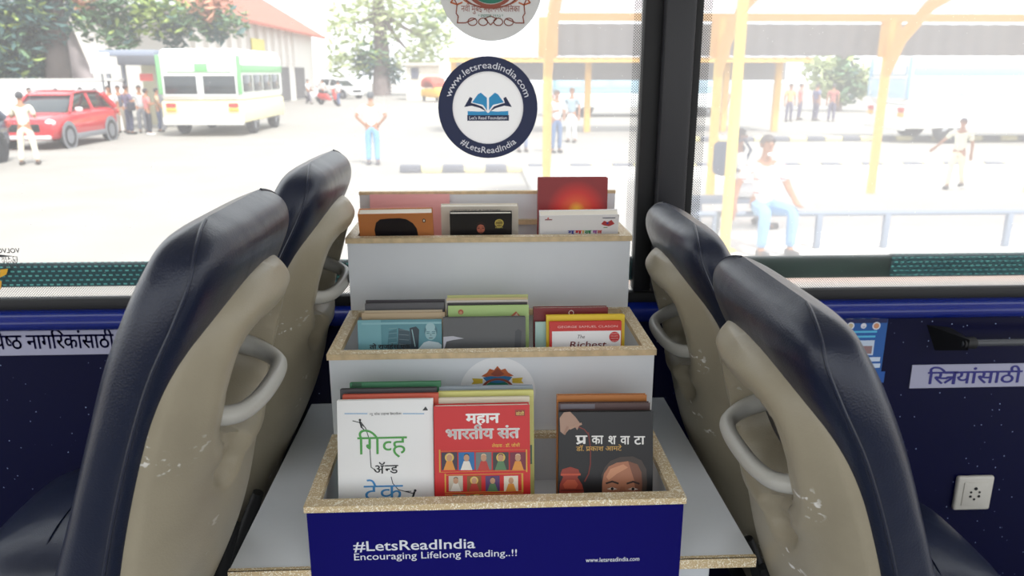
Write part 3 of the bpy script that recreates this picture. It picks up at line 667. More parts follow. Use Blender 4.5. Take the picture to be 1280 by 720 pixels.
def corr(x0, x1, y0, z0, y1, z1, mt, per=.24, amp=.028):
    n = int((x1-x0)/per*6); m = MB()
    dy, dz = y1-y0, z1-z0; L = math.hypot(dy, dz); ny, nz = -dz/L, dy/L
    m.grid(lambda u, v: (x0+(x1-x0)*u, y0+dy*v+ny*amp*math.sin(2*PI*(x1-x0)*u/per), z0+dz*v+nz*amp*math.sin(2*PI*(x1-x0)*u/per)), n, 1, mt); return m
cs = corrugated('corrugated_roof_sheet', (214, 208, 214), (180, 176, 186), 20, .4)
corr(xs0-.1, xs1, YS-.02, zb+.11, YS-5.8, zb+1.3, cs).build('roof_sheet', t)
corr(xs0+.1, xs1, YS+.35, zb-.08, YS+.45, onY(1000, 69, YS).z, corrugated('weathered_dark_sheet', (128, 124, 124), (96, 94, 100), 20, .15), .3).build('rear_sheet', t)
# the single near post
x = onY(905, 318, 8.75).x
t = thing('roof_post', 'pale yellow steel post nearest the bus, in front of the man with the backpack', 'post', (x, 8.75, .12))
m = MB(); m.tube([(x, 8.75, .12), (x, 8.75, 4.3)], .062, M_yel, 14); m.build('pole', t)
m = MB(); m.lathe([(.0, 0), (.13, 0), (.13, .02), (0, .02)], M_yel, 18, Matrix.Translation((x, 8.75, .12))); m.build('base_plate', t)
# second shelter far behind
Y2 = 29.0
t = thing('far_shelter', 'smaller yellow framed shelter farther back in the bus station', 'shelter', (onY(780, 80, Y2).x, Y2, 0))
xa, xb = onY(562, 70, Y2).x, onY(1000, 70, Y2).x; z2 = onY(780, 74, Y2).z
m = corr(xa, xb, Y2-1.2, z2+.05, Y2+1.6, z2+.55, corrugated('grey_lilac_sheet', (170, 166, 172), (140, 138, 146), 9), .4, .04); m.build('roof_sheet', t)
m = MB(); m.bx(xa, xb, Y2-1.15, Y2-1.0, z2-.12, z2+.05, M_yel2); m.build('beam', t)
m = MB(); m.bx(xa, xb, Y2+1.2, Y2+1.3, z2-.75, z2-.05, mat('dull_sheet', (140, 138, 140), .7)); m.build('rear_sheet', t)
for px in (567, 735, 908, 973):
    x = onY(px, 95, Y2).x; m = MB(); m.bx(x-.11, x+.11, Y2-.1, Y2+.1, 0, z2, M_yel2, .02); m.build('post', t)
# kerbs of painted blocks
def kerb(label, px0, px1, py, h, n, dark, first=0, grp=None):
    a = G(px0, py, h); b = G(px1, py, h); y = a.y
    t = thing('kerb', label, 'kerb', ((a.x+b.x)/2, y, 0), group=grp); step = (b.x-a.x)/n
    for k in range(n):
        d = (k+first) % 2 == 0
        m = MB(); m.bx(a.x+k*step, a.x+(k+1)*step-.02, y-.12, y+.12, 0, h, mat('kerb_black', (104, 106, 116), .8) if d else mat('kerb_yellow', (226, 214, 160), .8), .03); m.build('block', t)
kerb('black and yellow painted kerb along the far edge of the platform', 500, 1330, 206, .17, 31, True)
kerb('second painted kerb farther back in the bus station', 830, 1330, 171, .15, 22, True)
# railing the man sits on
YR = 8.75; zr = onY(1100, 268, YR).z
M_rail = mat('blue_grey_rail', (120, 132, 150), .5)
t = thing('pipe_railing', 'low blue grey pipe railing at the edge of the platform', 'railing', (4.6, YR, .12))
m = MB(); m.tube([(onY(872, 268, YR).x, YR+.1, zr), (9.5, YR+.1, zr)], .035, M_rail, 10); m.build('top_rail', t)
for px in (897, 1027, 1112):
    x = onY(px, 290, YR).x; m = MB(); m.bx(x-.035, x+.035, YR+.065, YR+.135, .12, zr, M_rail, .01); m.build('post', t)
x = onY(1112, 290, YR).x
for k in (1.5, 3.0):
    m = MB(); m.bx(x+k-.035, x+k+.035, YR+.065, YR+.135, .12, zr, M_rail, .01); m.build('post', t)
# people
q = onY(955, 260, YR+.02)
man = person('man in a white striped shirt and light blue jeans sitting on the railing', (q.x, YR+.08, .12), .12, 1.68, seat=zr-.12+.03, arms=('rail', 'knee'), shirt=(238, 236, 236), trous=(128, 168, 206), hair=(70, 62, 62), shoe=(70, 66, 66))
k = NT(MATS['shirt_238_236_236']); co = k.n('ShaderNodeTexCoord'); sx = k.n('ShaderNodeSeparateXYZ'); k.l(co.outputs['Object'], sx.inputs[0])
mu = k.n('ShaderNodeMath', operation='MULTIPLY'); mu.inputs[1].default_value = 2*PI/.16; sn = k.n('ShaderNodeMath', operation='SINE'); k.l(sx.outputs['Z'], mu.inputs[0]); k.l(mu.outputs[0], sn.inputs[0])
g = k.n('ShaderNodeMath', operation='GREATER_THAN'); g.inputs[1].default_value = .93; k.l(sn.outputs[0], g.inputs[0])
mx = k.n('ShaderNodeMix', data_type='RGBA'); mx.inputs['A'].default_value = (*lin((238, 236, 236)), 1); mx.inputs['B'].default_value = (*lin((206, 140, 142)), 1); k.l(g.outputs[0], mx.inputs['Factor']); k.l(mx.outputs['Result'], k.b.inputs['Base Color'])
mk = MB(); hz = (.53+(zr-.09)/1.68+.065-.53); mk.ball((0, -.052*1.68, (.866+(zr-.12+.03)/1.68+.065-.53)*1.68), (.04, .03, .022), M_white); mk.build('face_mask', man, local=True)
q = onY(921, 215, 10.2)
bp = person('man in profile carrying a dark backpack, sitting behind the pale yellow post', (q.x, 10.2, .12), PI/2, 1.66, seat=.44, arms='front', shirt=(226, 226, 226), trous=(206, 206, 208), hair=(50, 46, 46))
m = MB(); m.box((0, .21, .92), (.30, .2, .44), mat('dark_backpack', (62, 74, 98), .7), .07, 3); o = m.build('backpack', bp, local=True)
m = MB(); [m.tube([(s*.11, .12, 1.12), (s*.12, -.02, 1.19), (s*.13, -.12, 1.05), (s*.13, -.02, .8), (s*.12, .12, .76)], .02, mat('dark_backpack', (62, 74, 98), .7), 8) for s in (-1, 1)]; m.build('strap', o, local=True)
m = MB(); m.bx(q.x-.6, q.x+.5, 10.05, 10.45, .46, .52, M_rail, .01)
b_ = thing('bench', 'low grey bench under the man with the backpack', 'bench', (q.x, 10.25, .12)); m.build('seat', b_)
for s in (-.5, .4): m = MB(); m.bx(q.x+s-.03, q.x+s+.03, 10.1, 10.4, .12, .46, M_rail); m.build('leg', b_)
q = G(38, 206); person('man in a cream uniform seen from behind, standing in the road before the red car', (q.x, q.y, 0), PI+.25, 1.72, arms='phone', legs='wide', shirt=(232, 226, 206), trous=(226, 220, 200), hair=(60, 60, 66), shoe=(70, 60, 56))
q = G(467, 206); person('person in a white shirt and light blue jeans walking in the sunlit road', (q.x, q.y, 0), PI, 1.72, arms='hips', shirt=(244, 242, 240), trous=(120, 168, 204), hair=(70, 74, 80), shoe=(90, 90, 96))
q = G(695, 191); person('man in a pale shirt and dark jeans standing right of the middle yellow post', (q.x, q.y, 0), .3, 1.7, arms='front', shirt=(222, 230, 234), trous=(88, 112, 150), hair=(84, 74, 70))
q = G(714, 178); person('person in a grey shirt standing behind the man in dark jeans', (q.x, q.y, 0), -.4, 1.7, arms='down', shirt=(150, 170, 182), trous=(224, 224, 224), hair=(110, 92, 80))
q = G(1192, 236, .12); person('girl in a pale yellow and white dress walking across the platform', (q.x, q.y, .12), -.9, 1.26, arms=('out', 'swing'), legs='walk', shirt=(226, 226, 206), trous=(236, 230, 200), hair=(66, 70, 96), female=True)
q = G(653, 190); person('person in dark shorts half hidden behind the round blue sticker', (q.x, q.y, 0), .2, 1.66, arms='down', shirt=(214, 220, 226), trous=(120, 134, 164), hair=(70, 66, 66))
# group at the bus stop
q = G(143, 170); person('man in a white shirt standing just behind the red car', (q.x, q.y, 0), .5, 1.72, arms='down', shirt=(230, 228, 232), trous=(190, 186, 190), hair=(48, 46, 50))
q = G(154, 166); person('man in a dark grey shirt left of the man with the purple shirt', (q.x, q.y, 0), .2, 1.7, arms='down', shirt=(92, 92, 104), trous=(150, 142, 130), hair=(48, 46, 50))
q = G(164, 168); pp = person('man in a purple shirt with a shoulder bag waiting at the bus stop', (q.x, q.y, 0), PI-.6, 1.74, arms='front', shirt=(112, 100, 126), trous=(62, 66, 92), hair=(60, 46, 50))
m = MB(); m.box((-.24, .02, .98), (.14, .3, .3), mat('dark_bag', (60, 60, 72), .7), .05); m.tube([(-.22, 0, 1.12), (-.1, .1, 1.42), (.1, .02, 1.45)], .018, mat('dark_bag', (60, 60, 72), .7), 6); m.build('shoulder_bag', pp, local=True)
q = G(180, 166); person('man with raised arm behind the person in pink at the bus stop', (q.x, q.y, 0), .4, 1.7, arms=('hips', 'phone'), shirt=(196, 196, 200), trous=(120, 122, 130), hair=(44, 44, 48))
q = G(188, 169); person('person in a pink top and black trousers beside the yellow bus', (q.x, q.y, 0), 2.3, 1.62, arms='front', shirt=(222, 136, 134), trous=(52, 54, 66), hair=(52, 46, 50), shoe=(228, 226, 226), female=True)
q = G(201, 165); person('person in a tan top and navy trousers nearest the yellow bus', (q.x, q.y, 0), 1.9, 1.6, arms='swingf', shirt=(196, 168, 140), trous=(66, 76, 104), hair=(52, 46, 50))
for px, hp, col, lab in ((37, 106, (112, 108, 136), 'man in a mauve shirt behind the dark blue car, by the white wall'), (70, 112, (214, 212, 214), 'person behind the red car, second head from the left along the wall'), (101, 111, (208, 200, 196), 'person behind the red car, third head from the left along the wall'), (119, 112, (222, 190, 186), 'person behind the red car, rightmost head over its roof')):
    z = onY(px, hp, 29).z; q = onY(px, 120, 29.6); person(lab, (q.x, 29.6, 0), .3, 1.6+.01*(px % 7), arms='down', shirt=col, trous=(90, 90, 104), hair=(40, 40, 44))
for i, (px, py, sh_, tr_, lab) in enumerate(((372, 124, (226, 224, 226), (96, 96, 110), 'distant person in white at the near left of the far crowd'), (386, 130, (236, 234, 232), (110, 104, 116), 'distant person in white standing between the two scooters'), (404, 127, (230, 226, 226), (120, 60, 64), 'distant person in white behind the red scooter'), (424, 133, (218, 222, 228), (92, 104, 136), 'distant person in blue trousers at the right end of the far crowd'), (378, 116, (206, 150, 150), (90, 90, 100), 'distant person in a pink shirt at the back of the far crowd'))):
    q = G(px, py); person(lab, (q.x, q.y, 0), i*1.3, 1.68, arms='swingf', legs='walk' if i % 2 else 'stand', shirt=sh_, trous=tr_, hair=(60, 56, 60))
for i, (px, py, sh_) in enumerate(((985, 152, (218, 190, 120)), (998, 150, (196, 120, 116)), (1018, 151, (110, 112, 150)), (1038, 152, (182, 116, 110)), (905, 150, (206, 204, 206)))):
    q = G(px, py); person(['person in yellow waiting beyond the bus station, leftmost of the row', 'person in pink waiting beyond the bus station', 'person in blue waiting beyond the bus station', 'person in rust waiting beyond the station, left of the green post', 'person in white beyond the bus station, left of the backpack man'][i], (q.x, q.y, 0), i*.9, 1.66, arms='down', shirt=sh_, trous=(96, 92, 116), hair=(66, 60, 66))
# ------------------------------------------------------------------ tiered book display
UX0, UX1 = -.252, .298
TY = [.997, 1.225, 1.469, 1.655]; TZ = [1.549, 1.696, 1.842, 1.903]; BZ = 1.441; PT = .014
unit = thing('book_display', 'white tiered book display with gold edged boxes standing between the seat backs', 'bookshelf', (.023, 1.3, FL))
m = MB(); m.bx(-.32, .36, 1.04, 1.60, FL, BZ-.017, M_lam, .004); m.build('base_cabinet', unit)
bo = MB(); bo.bx(-.374, .416, 1.0005, 1.60, BZ-.016, BZ, M_lam, .002); bo = bo.build('base_board', unit)
for xa, xb in ((-.374, UX0-.0005), (UX1+.0005, .416)): m = MB(); m.bx(xa, xb, .9985, 1.0005, BZ-.016, BZ+.0008, M_gold); m.bx(xa, xb, .9985, 1.007, BZ, BZ+.0008, M_gold); m.build('gold_edging', bo)
tiers = []
for k in range(3):
    nm = ('front_box', 'middle_box', 'rear_box')[k]; y0, y1, zt = TY[k], TY[k+1], TZ[k]
    face = M_blue if k == 0 else M_lam; z0 = 1.30 if k == 0 else BZ
    m = MB(); m.bx(UX0, UX1, y0, y0+.001, z0, zt-.010, face); m.bx(UX0, UX1, y0+.001, y0+PT, z0, zt-.010, M_lam); fp = m.build('front_panel', unit)
    for x in (UX0, UX1-PT):
        m = MB(); m.bx(x, x+PT, y0+PT, y1, BZ, zt-.010, M_lam); m.build('side_panel', unit)
    zf = (1.460, 1.600, 1.728)[k]; m = MB(); m.bx(UX0+PT, UX1-PT, y0+PT, y1-.0005, zf-.016, zf-.0075, M_lam); m.build('bottom_panel', unit)
    r = MB(); tw = .017
    def strip(x0, x1, ya, yb):
        r.bx(x0, x1, ya, yb, zt-.010, zt, M_ply if k else M_gold); r.quad([(x0, ya, zt+.0004), (x1, ya, zt+.0004), (x1, yb, zt+.0004), (x0, yb, zt+.0004)], M_gold)
    strip(UX0-.003, UX1+.003, y0-.003, y0+tw); strip(UX0-.003, UX0+tw, y0+tw, y1-.0005); strip(UX1-tw, UX1+.003, y0+tw, y1-.0005); strip(UX0+tw, UX1-tw, y1-.012, y1-.0005)
    r.build('rim', unit); tiers.append(fp)
m = MB(); m.bx(UX0, UX1, TY[3], TY[3]+.012, BZ, TZ[3]-.006, M_lam); bk = m.build('back_board', unit)
m = MB(); m.bx(UX0-.001, UX1+.001, TY[3]-.001, TY[3]+.013, TZ[3]-.006, TZ[3], M_ply); m.build('edge_strip', bk)
# lettering on the blue front
X, Z = Vector((1, 0, 0)), Vector((0, 0, 1))
def pan(px, py): return onY(px, py, TY[0])
M_wt = mat('white_lettering', (226, 228, 236), .5)
m = MB(); a, b = pan(442, 688), pan(594, 684); letter(m, '#LetsReadIndia', (a.x, TY[0], (a.z+b.z)/2-.001), X, Z, M_wt, w=b.x-a.x, h=.0235, bold=.010); m.build('slogan_lettering', tiers[0])
m = MB(); a, b = pan(443, 700), pan(646, 693); letter(m, 'Encouraging Lifelong Reading..!!', (a.x, TY[0], (a.z+b.z)/2-.001), X, Z, M_wt, w=b.x-a.x, h=.0165, bold=.003); m.build('slogan_lettering', tiers[0])
m = MB(); a, b = pan(732, 703), pan(799, 700); letter(m, 'www.letsreadindia.com', (a.x, TY[0], (a.z+b.z)/2), X, Z, M_wt, w=b.x-a.x, h=.0105, bold=.005); m.build('web_address_lettering', tiers[0])
# ---------------------------------------------------- round stickers
M_stick = translucent(mat('pale_grey_sticker', (226, 226, 224), .5), .18); M_stick2 = translucent(mat('white_sticker', (244, 244, 244), .5), .24); M_brown = mat('emblem_red_brown', (150, 78, 60), .6); M_teal = mat('emblem_green', (40, 120, 96), .6); M_or = mat('emblem_orange', (196, 104, 60), .6); M_yl = mat('emblem_yellow', (222, 190, 60), .6); M_sky = mat('emblem_blue', (50, 120, 170), .6)
def emblem(mb, c, R):                                  # municipal crest: lotus peak, lake, ribbons, scroll with text
    Y_ = Z
    def pl(pts, mt, l=.0008): poly2(mb, c, X, Y_, [(a*R, b*R) for a, b in pts], mt, l)
    def ln(pts, w_, mt, l=.0010): line2(mb, c, X, Y_, [(a*R, b*R) for a, b in pts], w_*R, mt, l)
    pl([(-.46, .42), (-.3, .52), (-.22, .64), (-.1, .6), (0, .72), (.1, .6), (.22, .64), (.3, .52), (.46, .42), (.2, .36), (-.2, .36)], M_or)
    pl([(-.2, .48), (-.1, .56), (0, .66), (.1, .56), (.2, .48), (.08, .42), (-.08, .42)], M_brown, .0011)
    pl([(-.42, .38), (-.2, .42), (0, .40), (.2, .42), (.42, .38), (.3, .24), (0, .2), (-.3, .24)], M_sky, .0010)
    for s in (-1, 1): pl([(s*.42, .34), (s*.72, .36), (s*.68, .26), (s*.74, .18), (s*.42, .2)], M_yl)
    disc2(mb, Vector(c)+Z*R*-.02, X, Y_, .0, R*.40, M_teal, .0009, 32, .75); disc2(mb, Vector(c)+Z*R*-.02, X, Y_, R*.40, R*.48, M_brown, .0011, 32, .78)
    th = [PI+PI*i/16 for i in range(17)]
    ln([(.52*math.cos(t), -.16+.24*math.sin(t)) for t in th], .03, M_brown); ln([(.6*math.cos(t), -.13+.26*math.sin(t)) for t in th], .022, M_or, .0009)
    for s in (-1, 1):
        ln([(s*.72, -.22), (s*.66, -.34), (s*.68, -.5), (s*.64, -.56), (s*.66, -.68), (s*.5, -.68), (s*.3, -.6)], .022, M_brown)
        ln([(s*.72, -.22), (s*.78, -.3), (s*.66, -.34), (s*.56, -.3)], .03, M_or)
        for q in (.36, .15): ln([(s*q+.09*math.cos(t*2), -.66+.07*math.sin(t*2)) for t in th], .018, M_brown)
    ln([(-.12, -.6), (0, -.72), (.12, -.6), (0, -.55), (-.12, -.6)], .018, M_brown)
    letter(mb, 'नवी मुंबई महानगरपािलका', Vector(c)+X*0+Z*(-.47*R), X, Y_, M_brown, w=1.16*R, h=.17*R, dev=True, align='c', lift=.0012)
    letter(mb, '* स्थापना १९९२ *'.replace('स्थ', '<स>थ'), Vector(c)+Z*(-.58*R), X, Y_, M_teal, w=.5*R, h=.09*R, dev=True, align='c', lift=.0012)
m = MB(); c = Vector((onY(622, 500, TY[1]).x, TY[1]-.0012, 1.621)); disc2(m, c, X, Z, 0, .065, mat('frosted_sticker', (248, 249, 250), .4), 0, 64); fs = m.build('round_sticker', tiers[1])
m = MB(); R = .060; emblem(m, Vector((c.x, c.y, onY(622, 457, TY[1]).z-.72*R)), R); m.build('crest_print', fs)
GY = 1.741
c = onY(613, -17, GY); R = (onY(678, -17, GY)-onY(548, -17, GY)).x/2
st = MB(); st.lathe([(0, 0), (R, 0), (R, .0008), (0, .0008)], M_stick, 72, Matrix.Translation(c) @ Matrix.Rotation(PI/2, 4, 'X'), smooth=False); 
t = thing('window_sticker', 'round pale grey sticker with a brown municipal crest, cut by the top of the window', 'sticker', c); st.build('disc', t)
m = MB(); emblem(m, c+Vector((0, -.001, 0)), R*.98); m.build('crest_print', t)
c = onY(610, 135, GY); R = (onY(672, 135, GY)-onY(548, 135, GY)).x/2; M_nv = mat('sticker_navy', (16, 32, 74), .5)
t = thing('window_sticker', 'round navy ringed sticker with an open blue book, lower of the two on the glass', 'sticker', c)
m = MB(); m.lathe([(R*.69, 0), (R, 0), (R, .0008), (R*.69, .0008), (R*.69, 0)], M_nv, 72, Matrix.Translation(c) @ Matrix.Rotation(PI/2, 4, 'X'), smooth=False); d_ = m.build('disc', t)
c2 = c+Vector((0, -.0009, 0)); m = MB(); disc2(m, c2, X, Z, 0, R*.705, M_stick2, .0001, 72); disc2(m, c2, X, Z, R*.695, R*.712, M_white, .0002, 72); m.build('centre_disc', d_)
m = MB(); letter(m, 'www.letsreadindia.com', c2, X, Z, M_wt, h=R*.185, w=R*2.0, bold=.002, arc=(R*.77, PI/2, True), lift=.0003); m.build('ring_lettering', d_); m = MB(); letter(m, '#LetsReadIndia', c2, X, Z, M_wt, h=R*.18, w=R*1.25, bold=.002, arc=(R*.90, -PI/2, False), lift=.0003); m.build('ring_lettering', d_)
m = MB(); M_cy = mat('book_cyan', (40, 150, 205), .5)
def pl(pts, mt, l=.0004):
    for s in (-1, 1): poly2(m, c2, X, Z, [(s*a*R, b*R) for a, b in (pts if s == 1 else pts[::-1])], mt, l)
pl([(.02, -.05), (.10, .06), (.32, .11), (.20, .27), (.14, .30), (.02, .20)], M_cy); pl([(.03, -.07), (.12, .03), (.26, .08), (.34, .10), (.31, .19), (.36, .22), (.48, .02), (.33, .045), (.16, .0)], M_nv)
pl([(0, -.15), (.41, -.15), (.41, -.06), (.18, -.07), (.05, -.06), (0, -.10)], M_cy, .0003)
poly2(m, c2, X, Z, [(a*R, b*R) for a, b in ((-.42, -.25), (.42, -.25), (.42, -.14), (-.42, -.14))], M_nv, .0005)
letter(m, "Let's Read Foundation", c2+Z*(-.222*R), X, Z, M_wt, w=.76*R, h=.085*R, align='c', bold=.01, lift=.0007); m.build('book_emblem', d_)
# ------------------------------------------------------------------ books
M_page = mat('page_edges', (232, 226, 212), .8)
K = lambda c: mat('print_%d_%d_%d' % c, c, .4)
class Book:
    def __init__(s, label, pxl, pxr, pyt, Y0, zb, lean, th, col, group, tilt=0, spine=None, name='book', pages=None):
        L = math.radians(lean); s.u = Vector((0, math.sin(L), math.cos(L))); s.n = Vector((0, -math.cos(L), math.sin(L))); s.P0 = Vector((0, Y0, zb))
        a, b = s.hit(pxl, pyt), s.hit(pxr, pyt); s.w = b.x-a.x; s.cx = (a.x+b.x)/2
        s.h = ((a+b)/2-s.P0).dot(s.u); s.th = th
        s.t = thing(name, label, 'book', (s.cx, Y0, zb), (-L, 0, 0), group)
        if tilt: s.t.rotation_euler = (Matrix.Rotation(-L, 4, 'X') @ Matrix.Rotation(math.radians(tilt), 4, 'Y')).to_euler()
        w, h = s.w, s.h; cv = K(col); ct = .0012
        m = MB(); m.bx(-w/2, w/2, 0, ct, 0, h, cv); m.bx(-w/2, w/2, th-ct, th, 0, h, cv); m.bx(-w/2, -w/2+ct, ct, th-ct, 0, h, K(spine) if spine else cv); m.build('cover', s.t, local=True)
        m = MB(); m.bx(-w/2+ct, w/2-.002, ct, th-ct, .002, h-.002, K(pages) if pages else M_page); m.build('page_block', s.t, local=True)
        s.m = MB()
    def hit(s, px, py):
        d = ray(px, py); return CAM+d*((s.P0-CAM).dot(s.n)/d.dot(s.n))
    def q(s, px, py): p = s.hit(px, py)-Vector((s.cx, s.P0.y, s.P0.z)); return (p.x, p.dot(s.u))
    def rect(s, x0, y0, x1, y1, c, l=.0004): a = s.q(x0, y1); b = s.q(x1, y0); s.poly([(a[0], a[1]), (b[0], a[1]), (b[0], b[1]), (a[0], b[1])], c, l)
    def poly(s, pts, c, l=.0004): poly2(s.m, (0, 0, 0), X, Z, pts, K(c), l)
    def ppoly(s, pts, c, l=.0004): s.poly([s.q(*p) for p in pts], c, l)
    def line(s, pts, wpx, c, l=.0006): line2(s.m, (0, 0, 0), X, Z, [s.q(*p) for p in pts], wpx*s.w/max(1, s.pxw()), K(c), l)
    def pxw(s): return s.w*F/1.13
    def disc(s, px, py, r, c, l=.0006, sy=1.0, r0=0): p = s.q(px, py); k = s.w/s.pxw(); disc2(s.m, (p[0], 0, p[1]), X, Z, r0*k, r*k, K(c), l, 28, sy)
    def text(s, tx, x0, x1, yb, hpx, c, dev=False, bold=0, l=.0007, shear=0):
        a = s.q(x0, yb); b = s.q(x1, yb); k = s.w/s.pxw(); letter(s.m, tx, (a[0], 0, a[1]), X, Z, K(c), w=b[0]-a[0], h=hpx*k, dev=dev, bold=bold, lift=l, shear=shear)
    def done(s, nm='cover_print', par=None):
        if s.m.v: s.m.build(nm, s.t, local=True)
        s.m = MB(); return s
    def face(s, px, py, r, skin, hair, l=.0006, low=1.0, bald=False):
        """small printed head and shoulders"""
        s.disc(px, py-r*.25, r*1.06, hair, l, 1.08); s.disc(px, py+r*.12, r*.9, skin, l+.0002, 1.15)
        for d in (-1, 1): s.rect(px+d*r*.38-r*.2, py-r*.02, px+d*r*.38+r*.2, py+r*.1, hair, l+.0004); s.rect(px+d*r*.38-r*.25, py-r*.22, px+d*r*.38+r*.25, py-r*.13, hair, l+.0004)
        s.rect(px-r*.1, py+r*.1, px+r*.1, py+r*.42, tuple(int(v*.85) for v in skin), l+.0004)
        if low > .7: s.rect(px-r*.25, py+r*.62, px+r*.25, py+r*.74, tuple(int(v*.6) for v in skin), l+.0004)
Z1 = 1.460; g1 = 'books in the front box'
# front box, left stack
b = Book('white paperback with green and blue Marathi title, left in the front box', 421, 541, 500, 1.040, Z1, 14, .012, (238, 238, 236), g1, spine=(225, 225, 224))
b.line([(431, 517), (459, 517)], 1.2, (140, 180, 215)); b.line([(504, 517), (530, 517)], 1.2, (140, 180, 215)); b.text('न्यू यॉर्क टाइम्स बेस्टसेलर'.replace('न्य', '<न>य').replace('र्क', 'क').replace('म्स', '<म>स').replace('स्ट', '<स>ट'), 462, 502, 519, 4, (60, 60, 64), True)
b.text('िगव्ह'.replace('व्', '<व>'), 447, 509, 568, 36, (76, 160, 72), True); b.text('अॅन्ड'.replace('न्', '<न>'), 467, 498, 592, 17, (30, 32, 34), True, .01); b.text('टेक', 455, 504, 625, 30, (62, 140, 200), True)
b.line([(450, 526), (457, 535), (462, 550), (463, 570), (464, 584), (470, 588)], 1.0, (40, 50, 44)); b.line([(489, 596), (491, 604), (498, 612), (506, 614), (514, 614)], 1.0, (40, 50, 60))
b.line([(441, 526), (449, 528), (455, 533)], 1.1, (50, 60, 52)); b.disc(450, 525, 1.6, (30, 32, 32)); b.line([(450, 527), (452, 534)], 2.2, (30, 32, 32)); b.line([(452, 534), (456, 538)], 1.3, (30, 32, 32))
b.disc(519, 613, 1.7, (24, 30, 40)); b.line([(518, 615), (516, 622)], 2.6, (24, 30, 40)); b.line([(516, 622), (512, 627)], 1.4, (24, 30, 40)); b.line([(517, 622), (521, 627)], 1.4, (24, 30, 40)); b.line([(506, 614), (518, 617)], 1.2, (24, 30, 40))
b.ppoly([(528, 513), (532, 508), (534, 511), (535, 513)], (40, 40, 44)); b.done()
Book('orange red paperback right behind the white Marathi one', 428, 548, 493, 1.062, Z1, 13, .010, (206, 88, 62), g1).done()
Book('dark grey paperback between the orange and the green ones', 425, 546, 486, 1.080, Z1, 12.5, .012, (62, 60, 64), g1, spine=(40, 40, 44)).done()
b = Book('green paperback, rearmost of the left stack in the front box', 437, 551, 478, 1.102, Z1, 12, .010, (56, 126, 84), g1); b.rect(440, 479, 452, 484, (30, 84, 54)); b.done()
# front box, middle stack
b = Book('red paperback with rows of small saint portraits, middle of the front box', 542, 662, 507, 1.034, Z1, 14, .022, (206, 34, 36), g1, spine=(180, 26, 30))
b.text('महान', 582, 625, 529, 19, (244, 240, 236), True, .03); b.text('भारतीय संत', 557, 650, 549, 20, (244, 240, 236), True, .03); b.rect(644, 512, 656, 520, (150, 60, 40)); b.text('संतों', 645, 655, 519, 6, (236, 220, 120), True); b.text('लेखक : डॉ. जोशी', 615, 650, 559, 6, (238, 200, 80), True)
gold = (214, 160, 60)
for (x0, y0, x1, y1) in ((549, 562, 659, 564), (549, 588, 659, 590), (549, 562, 550.5, 590), (657.5, 562, 659, 590), (556, 592, 654, 593.5), (556, 614, 654, 615.5), (556, 592, 557.5, 615), (652, 592, 654, 615)): b.rect(x0, y0, x1, y1, gold, .0005)
rn = random.Random(3); pals = [(60, 50, 70), (30, 110, 170), (110, 120, 120), (60, 60, 60), (120, 40, 60), (200, 190, 170), (140, 90, 40), (90, 60, 110), (230, 220, 200), (170, 120, 90)]
def saint(x, y, w, h, k):
    b.rect(x, y, x+w, y+h, pals[k % len(pals)], .0006); cx = x+w/2
    rb = [(226, 150, 60), (230, 226, 214), (190, 60, 50), (90, 130, 90)][k % 4]; b.ppoly([(cx-w*.38, y+h), (cx-w*.18, y+h*.5), (cx+w*.18, y+h*.5), (cx+w*.38, y+h)], rb, .0008)
    if k % 3 == 0: b.disc(cx, y+h*.3, w*.3, (222, 190, 90), .0007)
    b.disc(cx, y+h*.32, w*.19, (196, 150, 116), .0010, 1.2); b.disc(cx, y+h*.2, w*.17, (40, 34, 34) if k % 2 else (226, 200, 160), .0009, .8)
for i in range(5): saint(552+i*21.4, 565, 19.5, 22.5, i)
for i in range(4): saint(561+i*23, 594.5, 17.5, 19.5, i+5)
for i in range(4): saint(566+i*22, 618, 16, 12, i+2)
b.rect(556, 616.5, 654, 618, gold, .0005); b.done()
Book('cream paperback just behind the red book with saint portraits', 546, 662, 497, 1.062, Z1, 13.5, .010, (226, 218, 196), g1).done()
b = Book('pale yellow green paperback showing along the right of the red book', 548, 667, 489, 1.082, Z1, 12.5, .010, (218, 214, 128), g1); b.rect(660, 556, 665, 580, (90, 120, 90)); b.done()
Book('grey blue paperback, rearmost of the middle stack in the front box', 549, 666, 483, 1.100, Z1, 12, .010, (150, 160, 172), g1).done()
# front box, right stack
b = Book('black paperback with a man\'s face, lantern and white Marathi title, right in the front box', 697, 815, 515, 1.040, Z1, 13, .012, (26, 25, 28), g1, tilt=.6)
b.text('{pra}', 718, 733, 555, 17, (238, 236, 232), True, .02); b.text('का', 738, 753, 555, 17, (238, 236, 232), True, .02); b.text('श', 759, 769, 555, 17, (238, 236, 232), True, .02); b.text('वा', 774, 786, 555, 17, (238, 236, 232), True, .02); b.text('टा', 791, 805, 555, 17, (238, 236, 232), True, .02)
b.text('डॉ. {pra}काश आमटे', 719, 776, 564, 9, (206, 162, 82), True, .01)
sk = (150, 104, 80)
b.ppoly([(698, 523), (703, 516), (711, 515), (718, 522), (724, 530), (720, 538), (716, 532), (711, 536), (704, 544), (699, 540)], (172, 138, 118)); b.line([(711, 536), (720, 532), (725, 530)], 3, (178, 142, 120)); b.line([(704, 543), (708, 534)], 3, (158, 120, 100))
b.line([(734, 541), (737, 560), (737, 580), (735, 592), (730, 602)], 1.6, (120, 44, 36)); b.line([(722, 534), (729, 537), (734, 543)], 1.4, (120, 44, 36))
